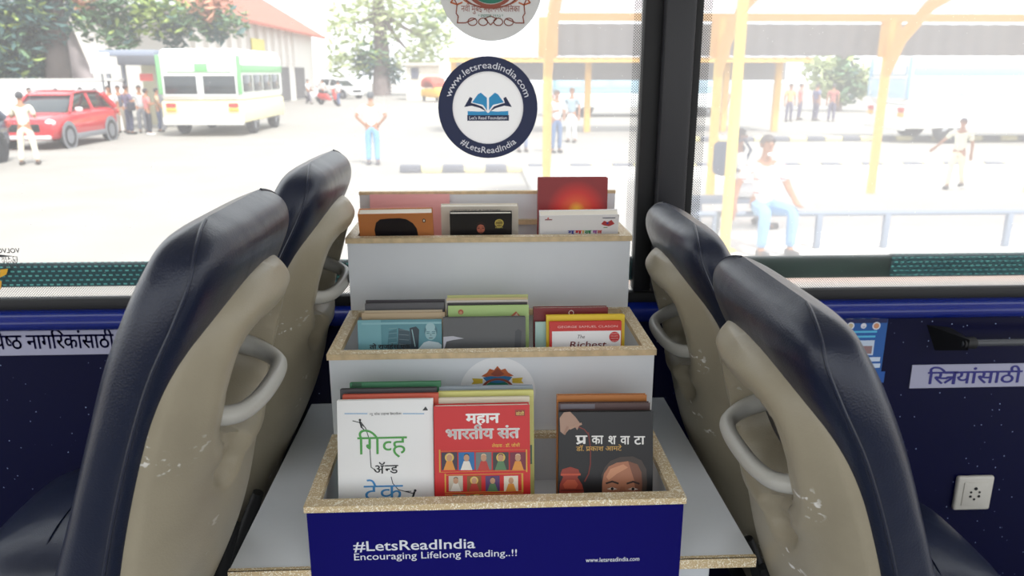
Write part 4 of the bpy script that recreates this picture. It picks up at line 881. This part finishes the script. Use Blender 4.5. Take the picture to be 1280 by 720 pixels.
b.ppoly([(698, 622), (699, 606), (703, 597), (700, 592), (702, 587), (712, 584), (722, 587), (724, 592), (721, 597), (727, 606), (731, 622)], (150, 56, 40)); b.ppoly([(703, 606), (708, 600), (718, 600), (722, 606), (719, 611), (705, 611)], (186, 84, 56), .0006); b.rect(700, 592, 725, 595, (196, 84, 56), .0007); b.rect(700, 612, 729, 614, (96, 28, 24), .0007)
b.ppoly([(752, 604), (751, 594), (755, 584), (762, 576), (774, 571), (790, 570), (801, 575), (807, 586), (808, 602), (807, 622), (798, 622)], (70, 58, 52), .0005); b.ppoly([(752, 622), (752, 604), (754, 592), (760, 583), (770, 578), (784, 576), (796, 580), (801, 590), (802, 606), (801, 622)], (178, 118, 88), .0007); b.ppoly([(784, 576), (796, 580), (801, 590), (802, 606), (801, 622), (794, 622), (792, 600)], (128, 82, 62), .0008)
b.ppoly([(757, 596), (762, 586), (778, 580), (784, 584), (770, 592), (760, 600)], (208, 148, 112), .00085)
for x0, x1 in ((757, 772), (783, 798)): b.line([(x0, 604), ((x0+x1)/2, 601.5), (x1, 604)], 2.4, (50, 34, 30), .0009); b.ppoly([(x0+1, 611), ((x0+x1)/2, 608.5), (x1-1, 611), ((x0+x1)/2, 612.5)], (236, 220, 206), .0009); b.disc((x0+x1)/2, 610.6, 2, (30, 22, 20), .0011)
b.ppoly([(775, 608), (780, 608), (784, 622), (771, 622)], (166, 104, 76), .0009); b.done()
b = Book('dark brown and grey paperback just behind the black one, right in the front box', 697, 811, 504, 1.062, Z1, 12, .012, (84, 58, 56), g1, tilt=.6); b.rect(699, 505, 742, 512, (110, 104, 112)); b.done()
Book('orange brown paperback, rearmost on the right in the front box', 695, 807, 494, 1.084, Z1, 11, .012, (188, 116, 48), g1, tilt=.5).done()
# middle box
Z2 = 1.60; g2 = 'books in the middle box'
b = Book('teal paperback with a balding man\'s portrait, left in the middle box', 448, 552, 400, 1.268, Z2, 8, .006, (92, 150, 162), g2)
b.rect(448, 400, 476, 437, (120, 176, 186), .0003); b.rect(452, 402, 552, 406, (140, 190, 198), .0004); b.ppoly([(484, 437), (486, 414), (496, 411), (497, 437)], (70, 122, 134)); b.ppoly([(497, 437), (498, 410), (512, 414), (514, 437)], (60, 84, 96)); b.ppoly([(514, 437), (512, 410), (520, 408), (524, 412), (523, 437)], (44, 60, 72)); b.line([(515, 412), (519, 433)], 1.4, (150, 186, 190))
b.ppoly([(522, 437), (530, 428), (536, 426), (548, 428), (552, 431), (552, 437)], (206, 224, 230), .0006); b.face(538.5, 416, 9.2, (150, 190, 196), (78, 124, 136), .0007); b.disc(538, 409, 7, (160, 198, 204), .0010)
for yy in (411, 417, 423, 429): b.line([(486, yy), (496, yy-1)], .6, (130, 170, 176)); b.line([(499, yy+1), (511, yy+2)], .6, (130, 150, 156))
b.text('तो राजहंस एक', 462, 514, 436, 9, (44, 44, 48), True, .03); b.done()
b = Book('grey paperback with a pale streak, beside the teal one in the middle box', 553.5, 657, 397, 1.264, Z2, 8, .014, (92, 94, 96), g2)
b.ppoly([(554, 421), (566, 420), (580, 423), (566, 425), (558, 427), (556, 434), (554, 437)], (196, 196, 206)); b.ppoly([(643, 437), (644, 414), (648, 411), (652, 414), (651, 437)], (74, 76, 80)); b.done()
Book('pale tan booklet just behind the teal portrait book', 452, 556, 391, 1.286, Z2, 8, .005, (196, 172, 138), g2).done()
Book('cream booklet behind the tan one, left in the middle box', 455, 553, 388, 1.297, Z2, 8, .004, (212, 196, 168), g2).done()
Book('dark grey booklet with a maroon edge, left in the middle box', 456, 555, 379, 1.308, Z2, 8, .010, (84, 84, 88), g2, spine=(90, 36, 40)).done()
Book('thin black and grey booklet, rearmost on the left in the middle box', 457, 556, 375, 1.324, Z2, 8, .006, (66, 60, 66), g2).done()
b = Book('light green booklet with round pictures behind the grey paperback', 560, 661, 382, 1.292, Z2, 8, .006, (176, 206, 130), g2); b.disc(576, 390, 4, (176, 84, 50)); b.disc(576, 391, 2.4, (206, 150, 110), .0009); b.ppoly([(636, 397), (645, 389), (652, 397)], (186, 96, 60)); b.ppoly([(640, 397), (646, 391), (649, 397)], (226, 200, 180), .0008); b.done()
Book('black and maroon booklet behind the light green one', 559, 659, 378.5, 1.302, Z2, 8, .005, (44, 34, 42), g2).done()
Book('white booklet in the stack behind the light green one', 558, 660, 375.5, 1.310, Z2, 8, .005, (222, 216, 206), g2).done()
Book('cream booklet with a red line in the stack behind the light green one', 558, 659, 372.5, 1.318, Z2, 8, .005, (214, 196, 150), g2, spine=(160, 60, 56)).done()
Book('pale olive booklet, rearmost of the middle stack in the middle box', 559, 660, 369, 1.327, Z2, 8, .006, (190, 196, 128), g2).done()
b = Book('red and white paperback titled The Richest, right in the middle box', 687, 777, 402, 1.262, Z2, 8, .010, (208, 44, 38), g2)
b.rect(690, 413, 776, 440, (242, 242, 242)); b.text('GEORGE SAMUEL CLASON', 697, 772, 410, 4.6, (240, 200, 190)); b.text('The', 722, 731, 423, 8, (60, 50, 50), shear=.3); b.text('Richest', 712, 758, 434.5, 13.5, (110, 28, 32), bold=.01, shear=.12); b.disc(768, 421, 8, (200, 30, 34), .0008)
for yy in (417.5, 420.5, 423.5, 426.5): b.text('MILLION', 763.5, 772.5, yy, 2.2, (240, 200, 196), l=.0011)
b.done()
b = Book('bright yellow paperback framing the red and white one', 683, 781, 394, 1.276, Z2, 8, .012, (236, 206, 44), g2); b.done()
Book('pale aqua booklet peeking out left of the red and white paperback', 669, 764, 402, 1.294, Z2, 8, .006, (180, 216, 212), g2).done()
b = Book('dark red hardback with a small white ring, right rear in the middle box', 667, 760, 384.5, 1.306, Z2, 8, .018, (124, 18, 26), g2); b.disc(714, 391, 4.2, (226, 206, 206), .0006, 1, 3); b.done()
# rear box
Z3 = 1.728; g3 = 'books in the rear box'
b = Book('orange paperback with a black hair silhouette, left in the rear box', 448, 541, 267, 1.530, Z3, -15, .026, (196, 124, 70), g3, tilt=-.6)
b.ppoly([(471, 297), (469, 287), (471, 278), (476, 274), (486, 273), (500, 272.5), (509, 274), (517, 279), (522, 286), (524, 297)], (22, 18, 24)); b.disc(531, 276, 2.8, (40, 34, 30), .0006, 1.3); b.disc(531, 276, 1.4, (230, 224, 214), .0009, 1.5); b.done()
b = Book('black paperback with a face and a round gold badge, centre of the rear box', 562, 640, 267, 1.524, Z3, -9, .016, (20, 17, 18), g3)
b.face(601, 285, 7.5, (176, 100, 78), (44, 26, 24)); b.disc(624, 279, 7.4, (206, 186, 90)); b.disc(624, 279, 6.2, (120, 104, 50), .0008)
for yy, tx in ((277, 'BEST'), (281, 'SELLER'), (285, 'NOW')): b.text(tx, 619.5, 628.5, yy, 3, (226, 206, 110), l=.0010)
b.done()
b = Book('cream hardback standing behind the black paperback in the rear box', 551, 648, 258, 1.560, Z3, -5, .024, (216, 206, 190), g3); b.text('HISTORY OF A NATION', 565, 625, 264, 4, (90, 84, 80)); b.done()
b = Book('white paperback with a small multicoloured title, right in the rear box', 676, 775, 269, 1.530, Z3, -15, .026, (230, 228, 228), g3, tilt=-.5)
xs = [711, 722, 731, 739]
for x0, x1, tx, c_ in ((710, 719, 'गु', (60, 60, 150)), (719, 728, 'ग', (200, 50, 50)), (728, 731, 'ा', (226, 180, 50)), (731, 740, 'ल', (50, 140, 80))): b.text(tx, x0, x1, 291.8, 9, c_, True, .04)
b.text('ग', 741, 747, 291.8, 9, (150, 60, 150), True, .04); b.text('ल', 747, 753, 291.8, 9, (200, 60, 50), True, .04)
b.rect(682, 273.5, 691, 275, (150, 90, 90)); b.disc(686, 272.5, 1.4, (206, 70, 60)); b.rect(754, 272, 770, 273.2, (70, 70, 90)); b.ppoly([(752, 280), (756, 276), (760, 278), (765, 275), (769, 280), (762, 283), (756, 282)], (180, 60, 60)); b.disc(760, 279, 2, (60, 70, 140), .0008); b.rect(755, 284, 760, 285, (90, 140, 90)); b.done()
b = Book('tall red hardback with an orange glow, standing up behind the white paperback', 672.5, 760, 222, 1.568, Z3, 2, .020, (176, 44, 40), g3)
k = NT(MATS['print_176_44_40']); co = k.n('ShaderNodeTexCoord'); gr = k.n('ShaderNodeTexGradient', gradient_type='SPHERICAL'); mp = k.n('ShaderNodeMapping'); mp.vector_type = 'TEXTURE'
mp.inputs['Location'].default_value = (.008, 0, b.h-.067); mp.inputs['Scale'].default_value = (.062, .062, .062); k.l(co.outputs['Object'], mp.inputs['Vector']); k.l(mp.outputs['Vector'], gr.inputs['Vector'])
r = k.n('ShaderNodeValToRGB'); e = r.color_ramp.elements; e[0].position = 0; e[0].color = (*lin((140, 36, 38)), 1); e[1].position = .95; e[1].color = (*lin((250, 190, 60)), 1); n_ = e.new(.4); n_.color = (*lin((206, 44, 36)), 1); n_ = e.new(.7); n_.color = (*lin((226, 88, 44)), 1)
k.l(gr.outputs['Fac'], r.inputs['Fac']); k.l(r.outputs['Color'], k.b.inputs['Base Color']); b.done()
b = Book('thin pink panel added to tint the back board behind the orange paperback', 462, 562, 243, 1.622, Z3, 5, .006, (244, 176, 176), g3); b.done()  # pink panel added for the pink tone of the back board
# ------------------------------------------------------------------ seats
RE = [(-.505, 1.18), (-.465, 1.30), (-.433, 1.41), (-.405, 1.52), (-.380, 1.63), (-.350, 1.73), (-.314, 1.82), (-.276, 1.89), (-.259, 1.935), (-.266, 1.968), (-.294, 1.987)]
FR = [(-.625, 1.22), (-.585, 1.32), (-.548, 1.43), (-.512, 1.55), (-.474, 1.65), (-.44, 1.745), (-.410, 1.83), (-.382, 1.893), (-.360, 1.935), (-.335, 1.970), (-.294, 1.987)]
def cr(P, t):
    n = len(P)-1; x = min(max(t, 0), 1)*n; i = min(int(x), n-1); f = x-i
    p = [Vector(P[min(max(j, 0), n)]) for j in (i-1, i, i+1, i+2)]
    return .5*((2*p[1])+(p[2]-p[0])*f+(2*p[0]-5*p[1]+4*p[2]-p[3])*f*f+(3*p[1]-p[0]-3*p[2]+p[3])*f**3)
def sstep(a, b, x): x = min(max((x-a)/(b-a), 0), 1); return x*x*(3-2*x)
AW = .208
def halfw(t): return AW*(1-.30*max(0, (t-.60)/.40)**2.6)*(1-.5*max(0, (t-.84)/.16)**2)**.5
def tz(z):                                              # curve parameter of the rear line at height z
    lo, hi = 0, .93
    for _ in range(30):
        md = (lo+hi)/2
        if cr(RE, md).y < z: lo = md
        else: hi = md
    return lo
def seat(label, side, yc, dx=0, dz=0):
    mir = side == 'right'
    def T(x, s, z): return ((.090-x-dx) if mir else x+dx, yc+s, z+dz-(.095 if mir else 0))
    base = T(-.78, 0, FL); t = thing('bus_chair', label, 'bus seat', (base[0], yc, FL), group='bus seats around the book display')
    def out(mb, name, par, sharp=40):
        if mir: mb.f = [f[::-1] for f in mb.f]
        return mb.build(name, par, sharp=sharp)
    # leather backrest
    m = MB(); NU, NV, e = 56, 60, 3.4
    def bk(u, v):
        a = 2*PI*u; r = cr(RE, v); f = cr(FR, v); c = (r+f)/2; h = (r-f)/2; ca, sa = math.cos(a), math.sin(a)
        q = c+h*math.copysign(abs(ca)**(2/e), ca); s = halfw(v)*math.copysign(abs(sa)**(2/e), sa)
        return T(q.x, s, q.y)
    m.grid(bk, NU, NV, M_navy, True, True)
    m.f = [f[::-1] for f in m.f]
    back = out(m, 'backrest', t)
    # seams running over the sides and top
    sm = MB()
    for s in (-1, 1):
        pts = []
        for i in range(46):
            v = .02+.965*i/45; r = cr(RE, v); f = cr(FR, v); c = (r+f)/2; h = (r-f)/2; q = c+h*.42
            pts.append(T(q.x, s*(halfw(v)*(1-.42**3.4)**(1/3.4)+.0008), q.y))
        sm.tube(pts, .0022, M_navy, 6)
    out(sm, 'seam', back)
    # moulded back shell with the hand hold recess
    m = MB(); BU = .056; NU, NV = 64, 110; VT = .735
    def so(s, u, z, v):
        d1 = ((abs(s)/.115)**3.5+(abs(z-1.785)/.085)**3.5)**(1/3.5); d2 = math.hypot((s+.066)/.040, (z-1.685)/.042)
        rec = .075*(1-sstep(.80, 1.02, d1)); rec = max(rec, .022*(1-sstep(.55, 1.1, d2)))
        rid = .006*math.exp(-((d1-1.2)/.12)**2)
        return .014-.020*abs(u)**7-.014*v**14+BU*(1-u*u)*sstep(1.25, 1.62, z)*(1-.75*v**5)-rec+rid
    def shp(i, j):
        ui = min(max(i, 1), NU-1); vj = min(j, NV-1)
        u = 2*(ui-1)/(NU-2)-1; v = vj/(NV-1); t_ = VT*v; r = cr(RE, t_); r2 = cr(RE, min(t_+.01, .9)); tg = (r2-r).normalized(); n = Vector((tg.y, -tg.x))
        sw = .19*(.06+.94*max(0, 1-max(0, (v-.70)/.30)**2.3)**.5); s = u*sw; of = so(s, u, r.y, v)
        if i in (0, NU) or j == NV: of -= .03
        q = r+n*of; return T(q.x, s, q.y)
    m.grid(lambda a, b: shp(round(a*NU), round(b*NV)), NU, NV, M_shell); m.f = [f[::-1] for f in m.f]
    if not mir: m.f = [f[::-1] for f in m.f]
    if mir: m.f = [f[::-1] for f in m.f]
    sh = out(m, 'back_shell', t, 50)
    # grab handle
    def sp(s, z, off):
        t_ = tz(z); r = cr(RE, t_); tg = (cr(RE, t_+.01)-r).normalized(); n = Vector((tg.y, -tg.x)); q = r+n*(off+BU*.75); return T(q.x, s, q.y)
    ctl = [Vector(c) for c in ((-.112, 1.752, -.05), (-.110, 1.753, -.018), (-.092, 1.757, .012), (-.056, 1.763, .026), (0, 1.767, .030), (.05, 1.768, .027), (.08, 1.766, .015), (.098, 1.764, -.015), (.100, 1.763, -.05))]
    pts = []
    for i in range(49): 
        n = len(ctl)-1; x = i/48*n; k = min(int(x), n-1); f = x-k; p = [ctl[min(max(j, 0), n)] for j in (k-1, k, k+1, k+2)]
        c = .5*((2*p[1])+(p[2]-p[0])*f+(2*p[0]-5*p[1]+4*p[2]-p[3])*f*f+(3*p[1]-p[0]-3*p[2]+p[3])*f**3); pts.append(sp(*c))
    m = MB(); rr = [.0115+.0055*abs(i/24-1)**3 for i in range(49)]; m.tube(pts, rr, M_grip, 14); m.build('grab_handle', t)
    hd = t.children[-1]
    m = MB(); c = Vector(sp(-.106, 1.753, -.006)); m.ball(c+Vector((0, -.0135, -.003)), (.006, .004, .004), M_dark); m.build('screw_cap', hd)
    # cushion
    cu = MB(); x0, x1 = -.99, -.50
    def cus(u, v):
        a = 2*PI*u; k = 5; cx, sx_ = math.cos(a), math.sin(a); th = PI*(v-.5); cz, sz = math.cos(th), math.sin(th)
        ee = lambda q, w_: math.copysign(abs(q)**(2/w_), q)
        px_, py_, pz_ = ee(cz, 3)*ee(cx, 5), ee(cz, 3)*ee(sx_, 5), ee(sz, 3)
        return T((x0+x1)/2+(x1-x0)/2*px_, .212*py_, 1.205+.07*pz_+.02*(1-(px_+.2)**2)*(1-py_**2)*(pz_ > 0)-.02*max(0, px_))
    cu.grid(cus, 48, 24, M_navy, True, True)
    if mir: cu.f = [f[::-1] for f in cu.f]
    if mir: cu.f = [f[::-1] for f in cu.f]
    cb = out(cu, 'cushion', t)
    sm = MB(); sm.tube([T(x0+.16, s*.206, 1.205+.074*(1-abs(s)**6)+.014*(1-s*s)) for s in [i/14-1 for i in range(29)]], .0022, M_navy, 6); sm.build('seam', cb)
    # frame and legs
    def bxT(mb, xa, xb, sa, sb_, za, zb, mt, bev=.006):
        a = T(xa, sa, za); b_ = T(xb, sb_, zb); mb.bx(min(a[0], b_[0]), max(a[0], b_[0]), a[1], b_[1], a[2], b_[2], mt, bev)
    m = MB(); bxT(m, -.96, -.50, -.19, .19, 1.09, 1.14, M_dark)
    for s in (-.20, .20): m.tube([T(-.62, s, 1.10), T(-.50, s, 1.17), T(-.455, s, 1.28), T(-.41, s, 1.40)], [.02, .022, .018, .010], M_black, 10)
    m.build('seat_frame', t)
    for s in (-.15, .15):
        m = MB(); a = T(-.62, s, 0); b_ = T(-.86, s, 0); zt_ = T(0, 0, 1.10)[2]
        m.bx(min(a[0], b_[0]), max(a[0], b_[0]), yc+s-.015, yc+s+.015, FL+.012, zt_, M_dark, .004); m.bx(min(a[0], b_[0])-.03, max(a[0], b_[0])+.03, yc+s-.03, yc+s+.03, FL, FL+.012, M_dark, .003); m.build('leg', t)
    return t
seat('navy leather bus seat on the left nearest the camera, beige back towards the books', 'left', .985, -.012, .005)
seat('navy leather bus seat at the left by the window, behind the front left seat', 'left', 1.475, .004, .012)
seat('navy leather bus seat on the right nearest the camera, beige back towards the books', 'right', .965)
seat('navy leather bus seat at the right by the window, beside the pillar', 'right', 1.45)
# ------------------------------------------------------------------ things on the wall under the window
M_sign = mat('sign_white_vinyl', (168, 168, 190), .5); M_sink = mat('sign_navy_ink', (40, 38, 120), .5)
wy = WY-.0002
def wallp(px, py): return onY(px, py, WY)
a, b = wallp(-60, 410), wallp(153, 442)
t = thing('seat_sign', 'long white sign with navy Marathi lettering on the left wall below the window', 'sign', ((a.x+b.x)/2, wy, (a.z+b.z)/2))
z1, z0 = 1.588, 1.522
m = MB(); m.bx(a.x, b.x, wy-.002, wy, z0, z1, M_sign); m.build('plate', t)
m = MB(); s_ = 'ज्येष्ठ नागिरकांसाठी'.replace('ज्', '<ज>').replace('ष्', '<ष>'); p0, p1 = wallp(-17, 438), wallp(145, 434)
letter(m, s_, (p0.x, wy-.002, z0+.016), X, Z, M_sink, w=p1.x-p0.x, h=.052, dev=True, bold=.012); m.build('lettering', t)
a, b = wallp(1138, 470), wallp(1330, 470)
t = thing('seat_sign', 'white sign with navy Marathi lettering on the right wall under the grab rail', 'sign', ((a.x+b.x)/2, wy, 1.43))
q0 = wallp(1142, 456).z; q1 = wallp(1138, 485).z
m = MB(); m.bx(a.x, b.x, wy-.002, wy, q1, q0, M_sign); m.build('plate', t)
p0, p1 = wallp(1157, 478), wallp(1275, 478); m = MB(); letter(m, '<िस>{tra}यांसाठी', (p0.x, wy-.002, q1+.011), X, Z, M_sink, w=p1.x-p0.x, h=.050, dev=True, bold=.014); m.build('lettering', t)
# grab rail
t = thing('grab_rail', 'black grab rail on the right wall, above the white sign', 'handrail', wallp(1180, 418)); zr_ = wallp(1200, 419).z; xa = wallp(1157, 415).x
m = MB(); m.tube([(xa+.055, WY-.055, zr_), (2.2, WY-.055, zr_)], .0085, mat('satin_black_tube', (70, 72, 76), .28), 14); m.build('tube', t)
m = MB(); m.add([(xa, WY, zr_+.028), (xa+.03, WY, zr_-.038), (xa+.02, WY, zr_+.02), (xa+.065, WY-.07, zr_+.013), (xa+.065, WY-.07, zr_-.013), (xa+.07, WY-.04, zr_+.013), (xa+.07, WY-.04, zr_-.013), (xa+.06, WY, zr_+.02), (xa+.06, WY, zr_-.03)], [(0, 1, 4, 3), (0, 3, 5, 7), (1, 8, 6, 4), (3, 4, 6, 5), (5, 6, 8, 7), (0, 7, 8, 1)], M_black); m.build('bracket', t)
m = MB(); m.lathe([(0, 0), (.014, 0), (.014, .03), (.0, .03)], M_black, 16, Matrix.Translation((xa+.058, WY-.055, zr_)) @ Matrix.Rotation(PI/2, 4, 'Y')); m.build('end_collar', t)
# poster
a, b = wallp(985, 398), wallp(1110, 398); z1, z0 = wallp(1080, 391).z, wallp(1080, 480).z
t = thing('poster', 'blue notice poster with round emblems on the right wall, half hidden by the front seat', 'poster', ((a.x+b.x)/2, wy, z0))
m = MB(); m.bx(a.x, b.x, wy-.0012, wy, z0, z1, mat('poster_blue', (32, 92, 166), .4)); pc = m.build('sheet', t)
m = MB(); O = Vector((0, wy-.0014, 0))
def pr(x0, y0, x1, y1, c, l=.0002): p, q = wallp(x0, y1), wallp(x1, y0); poly2(m, O, X, Z, [(p.x, p.z), (q.x, p.z), (q.x, q.z), (p.x, q.z)], K(c), l)
pr(985, 390.5, 1112, 393, (210, 214, 224)); pr(985, 394, 1110, 405, (20, 34, 90)); pr(1068, 425, 1093, 444, (200, 214, 230)); pr(1072, 432, 1090, 442, (150, 120, 120), .0004); pr(1060, 446, 1100, 452, (206, 220, 236)); pr(1060, 454, 1100, 460, (206, 220, 236)); pr(1060, 413, 1096, 416, (90, 190, 226)); pr(1062, 419, 1094, 422, (90, 190, 226)); pr(985, 464, 1106, 480, (34, 90, 170))
for px, r, c in ((1063, .0075, (206, 190, 150)), (1079, .0055, (230, 232, 240)), (1095, .0085, (214, 150, 110))):
    p = wallp(px, 407); disc2(m, (p.x, wy-.0014, p.z), X, Z, 0, r+.0015, K((226, 228, 236)), .0006, 24); disc2(m, (p.x, wy-.0014, p.z), X, Z, 0, r*.8, K(c), .0008, 24)
letter(m, 'AA', (wallp(1079, 409).x, wy-.0014, wallp(1079, 409).z), X, Z, K((60, 70, 120)), w=.006, align='c', lift=.001)
m.build('print', pc)
# socket
p = wallp(1214, 614); sz = .040
t = thing('power_socket', 'white wall socket with five pin holes low on the right wall', 'socket', (p.x, wy, p.z-sz), (0, 0, 0))
Rm = Matrix.Translation((0, 0, sz))
m = MB(); m.box((0, -.006, 0), (.096, .014, .096), mat('socket_white', (196, 192, 182), .4), .006, 3, Rm); pl_ = m.build('plate', t, local=True)
m = MB(); m.box((0, -.0135, 0), (.062, .003, .066), mat('socket_white', (196, 192, 182), .4), .002, 2, Rm); m.build('insert', pl_, local=True)
m = MB()
for x, z, r in ((0, .016, .0045), (-.011, -.006, .0035), (.011, -.006, .0035), (-.011, .006, .003), (.011, .006, .003), (0, -.014, .003)):
    m.lathe([(0, 0), (r, 0), (r, .001), (0, .001)], M_black, 14, Rm @ Matrix.Translation((x, -.0152, z)) @ Matrix.Rotation(PI/2, 4, 'X'))
m.build('pin_hole', pl_, local=True)
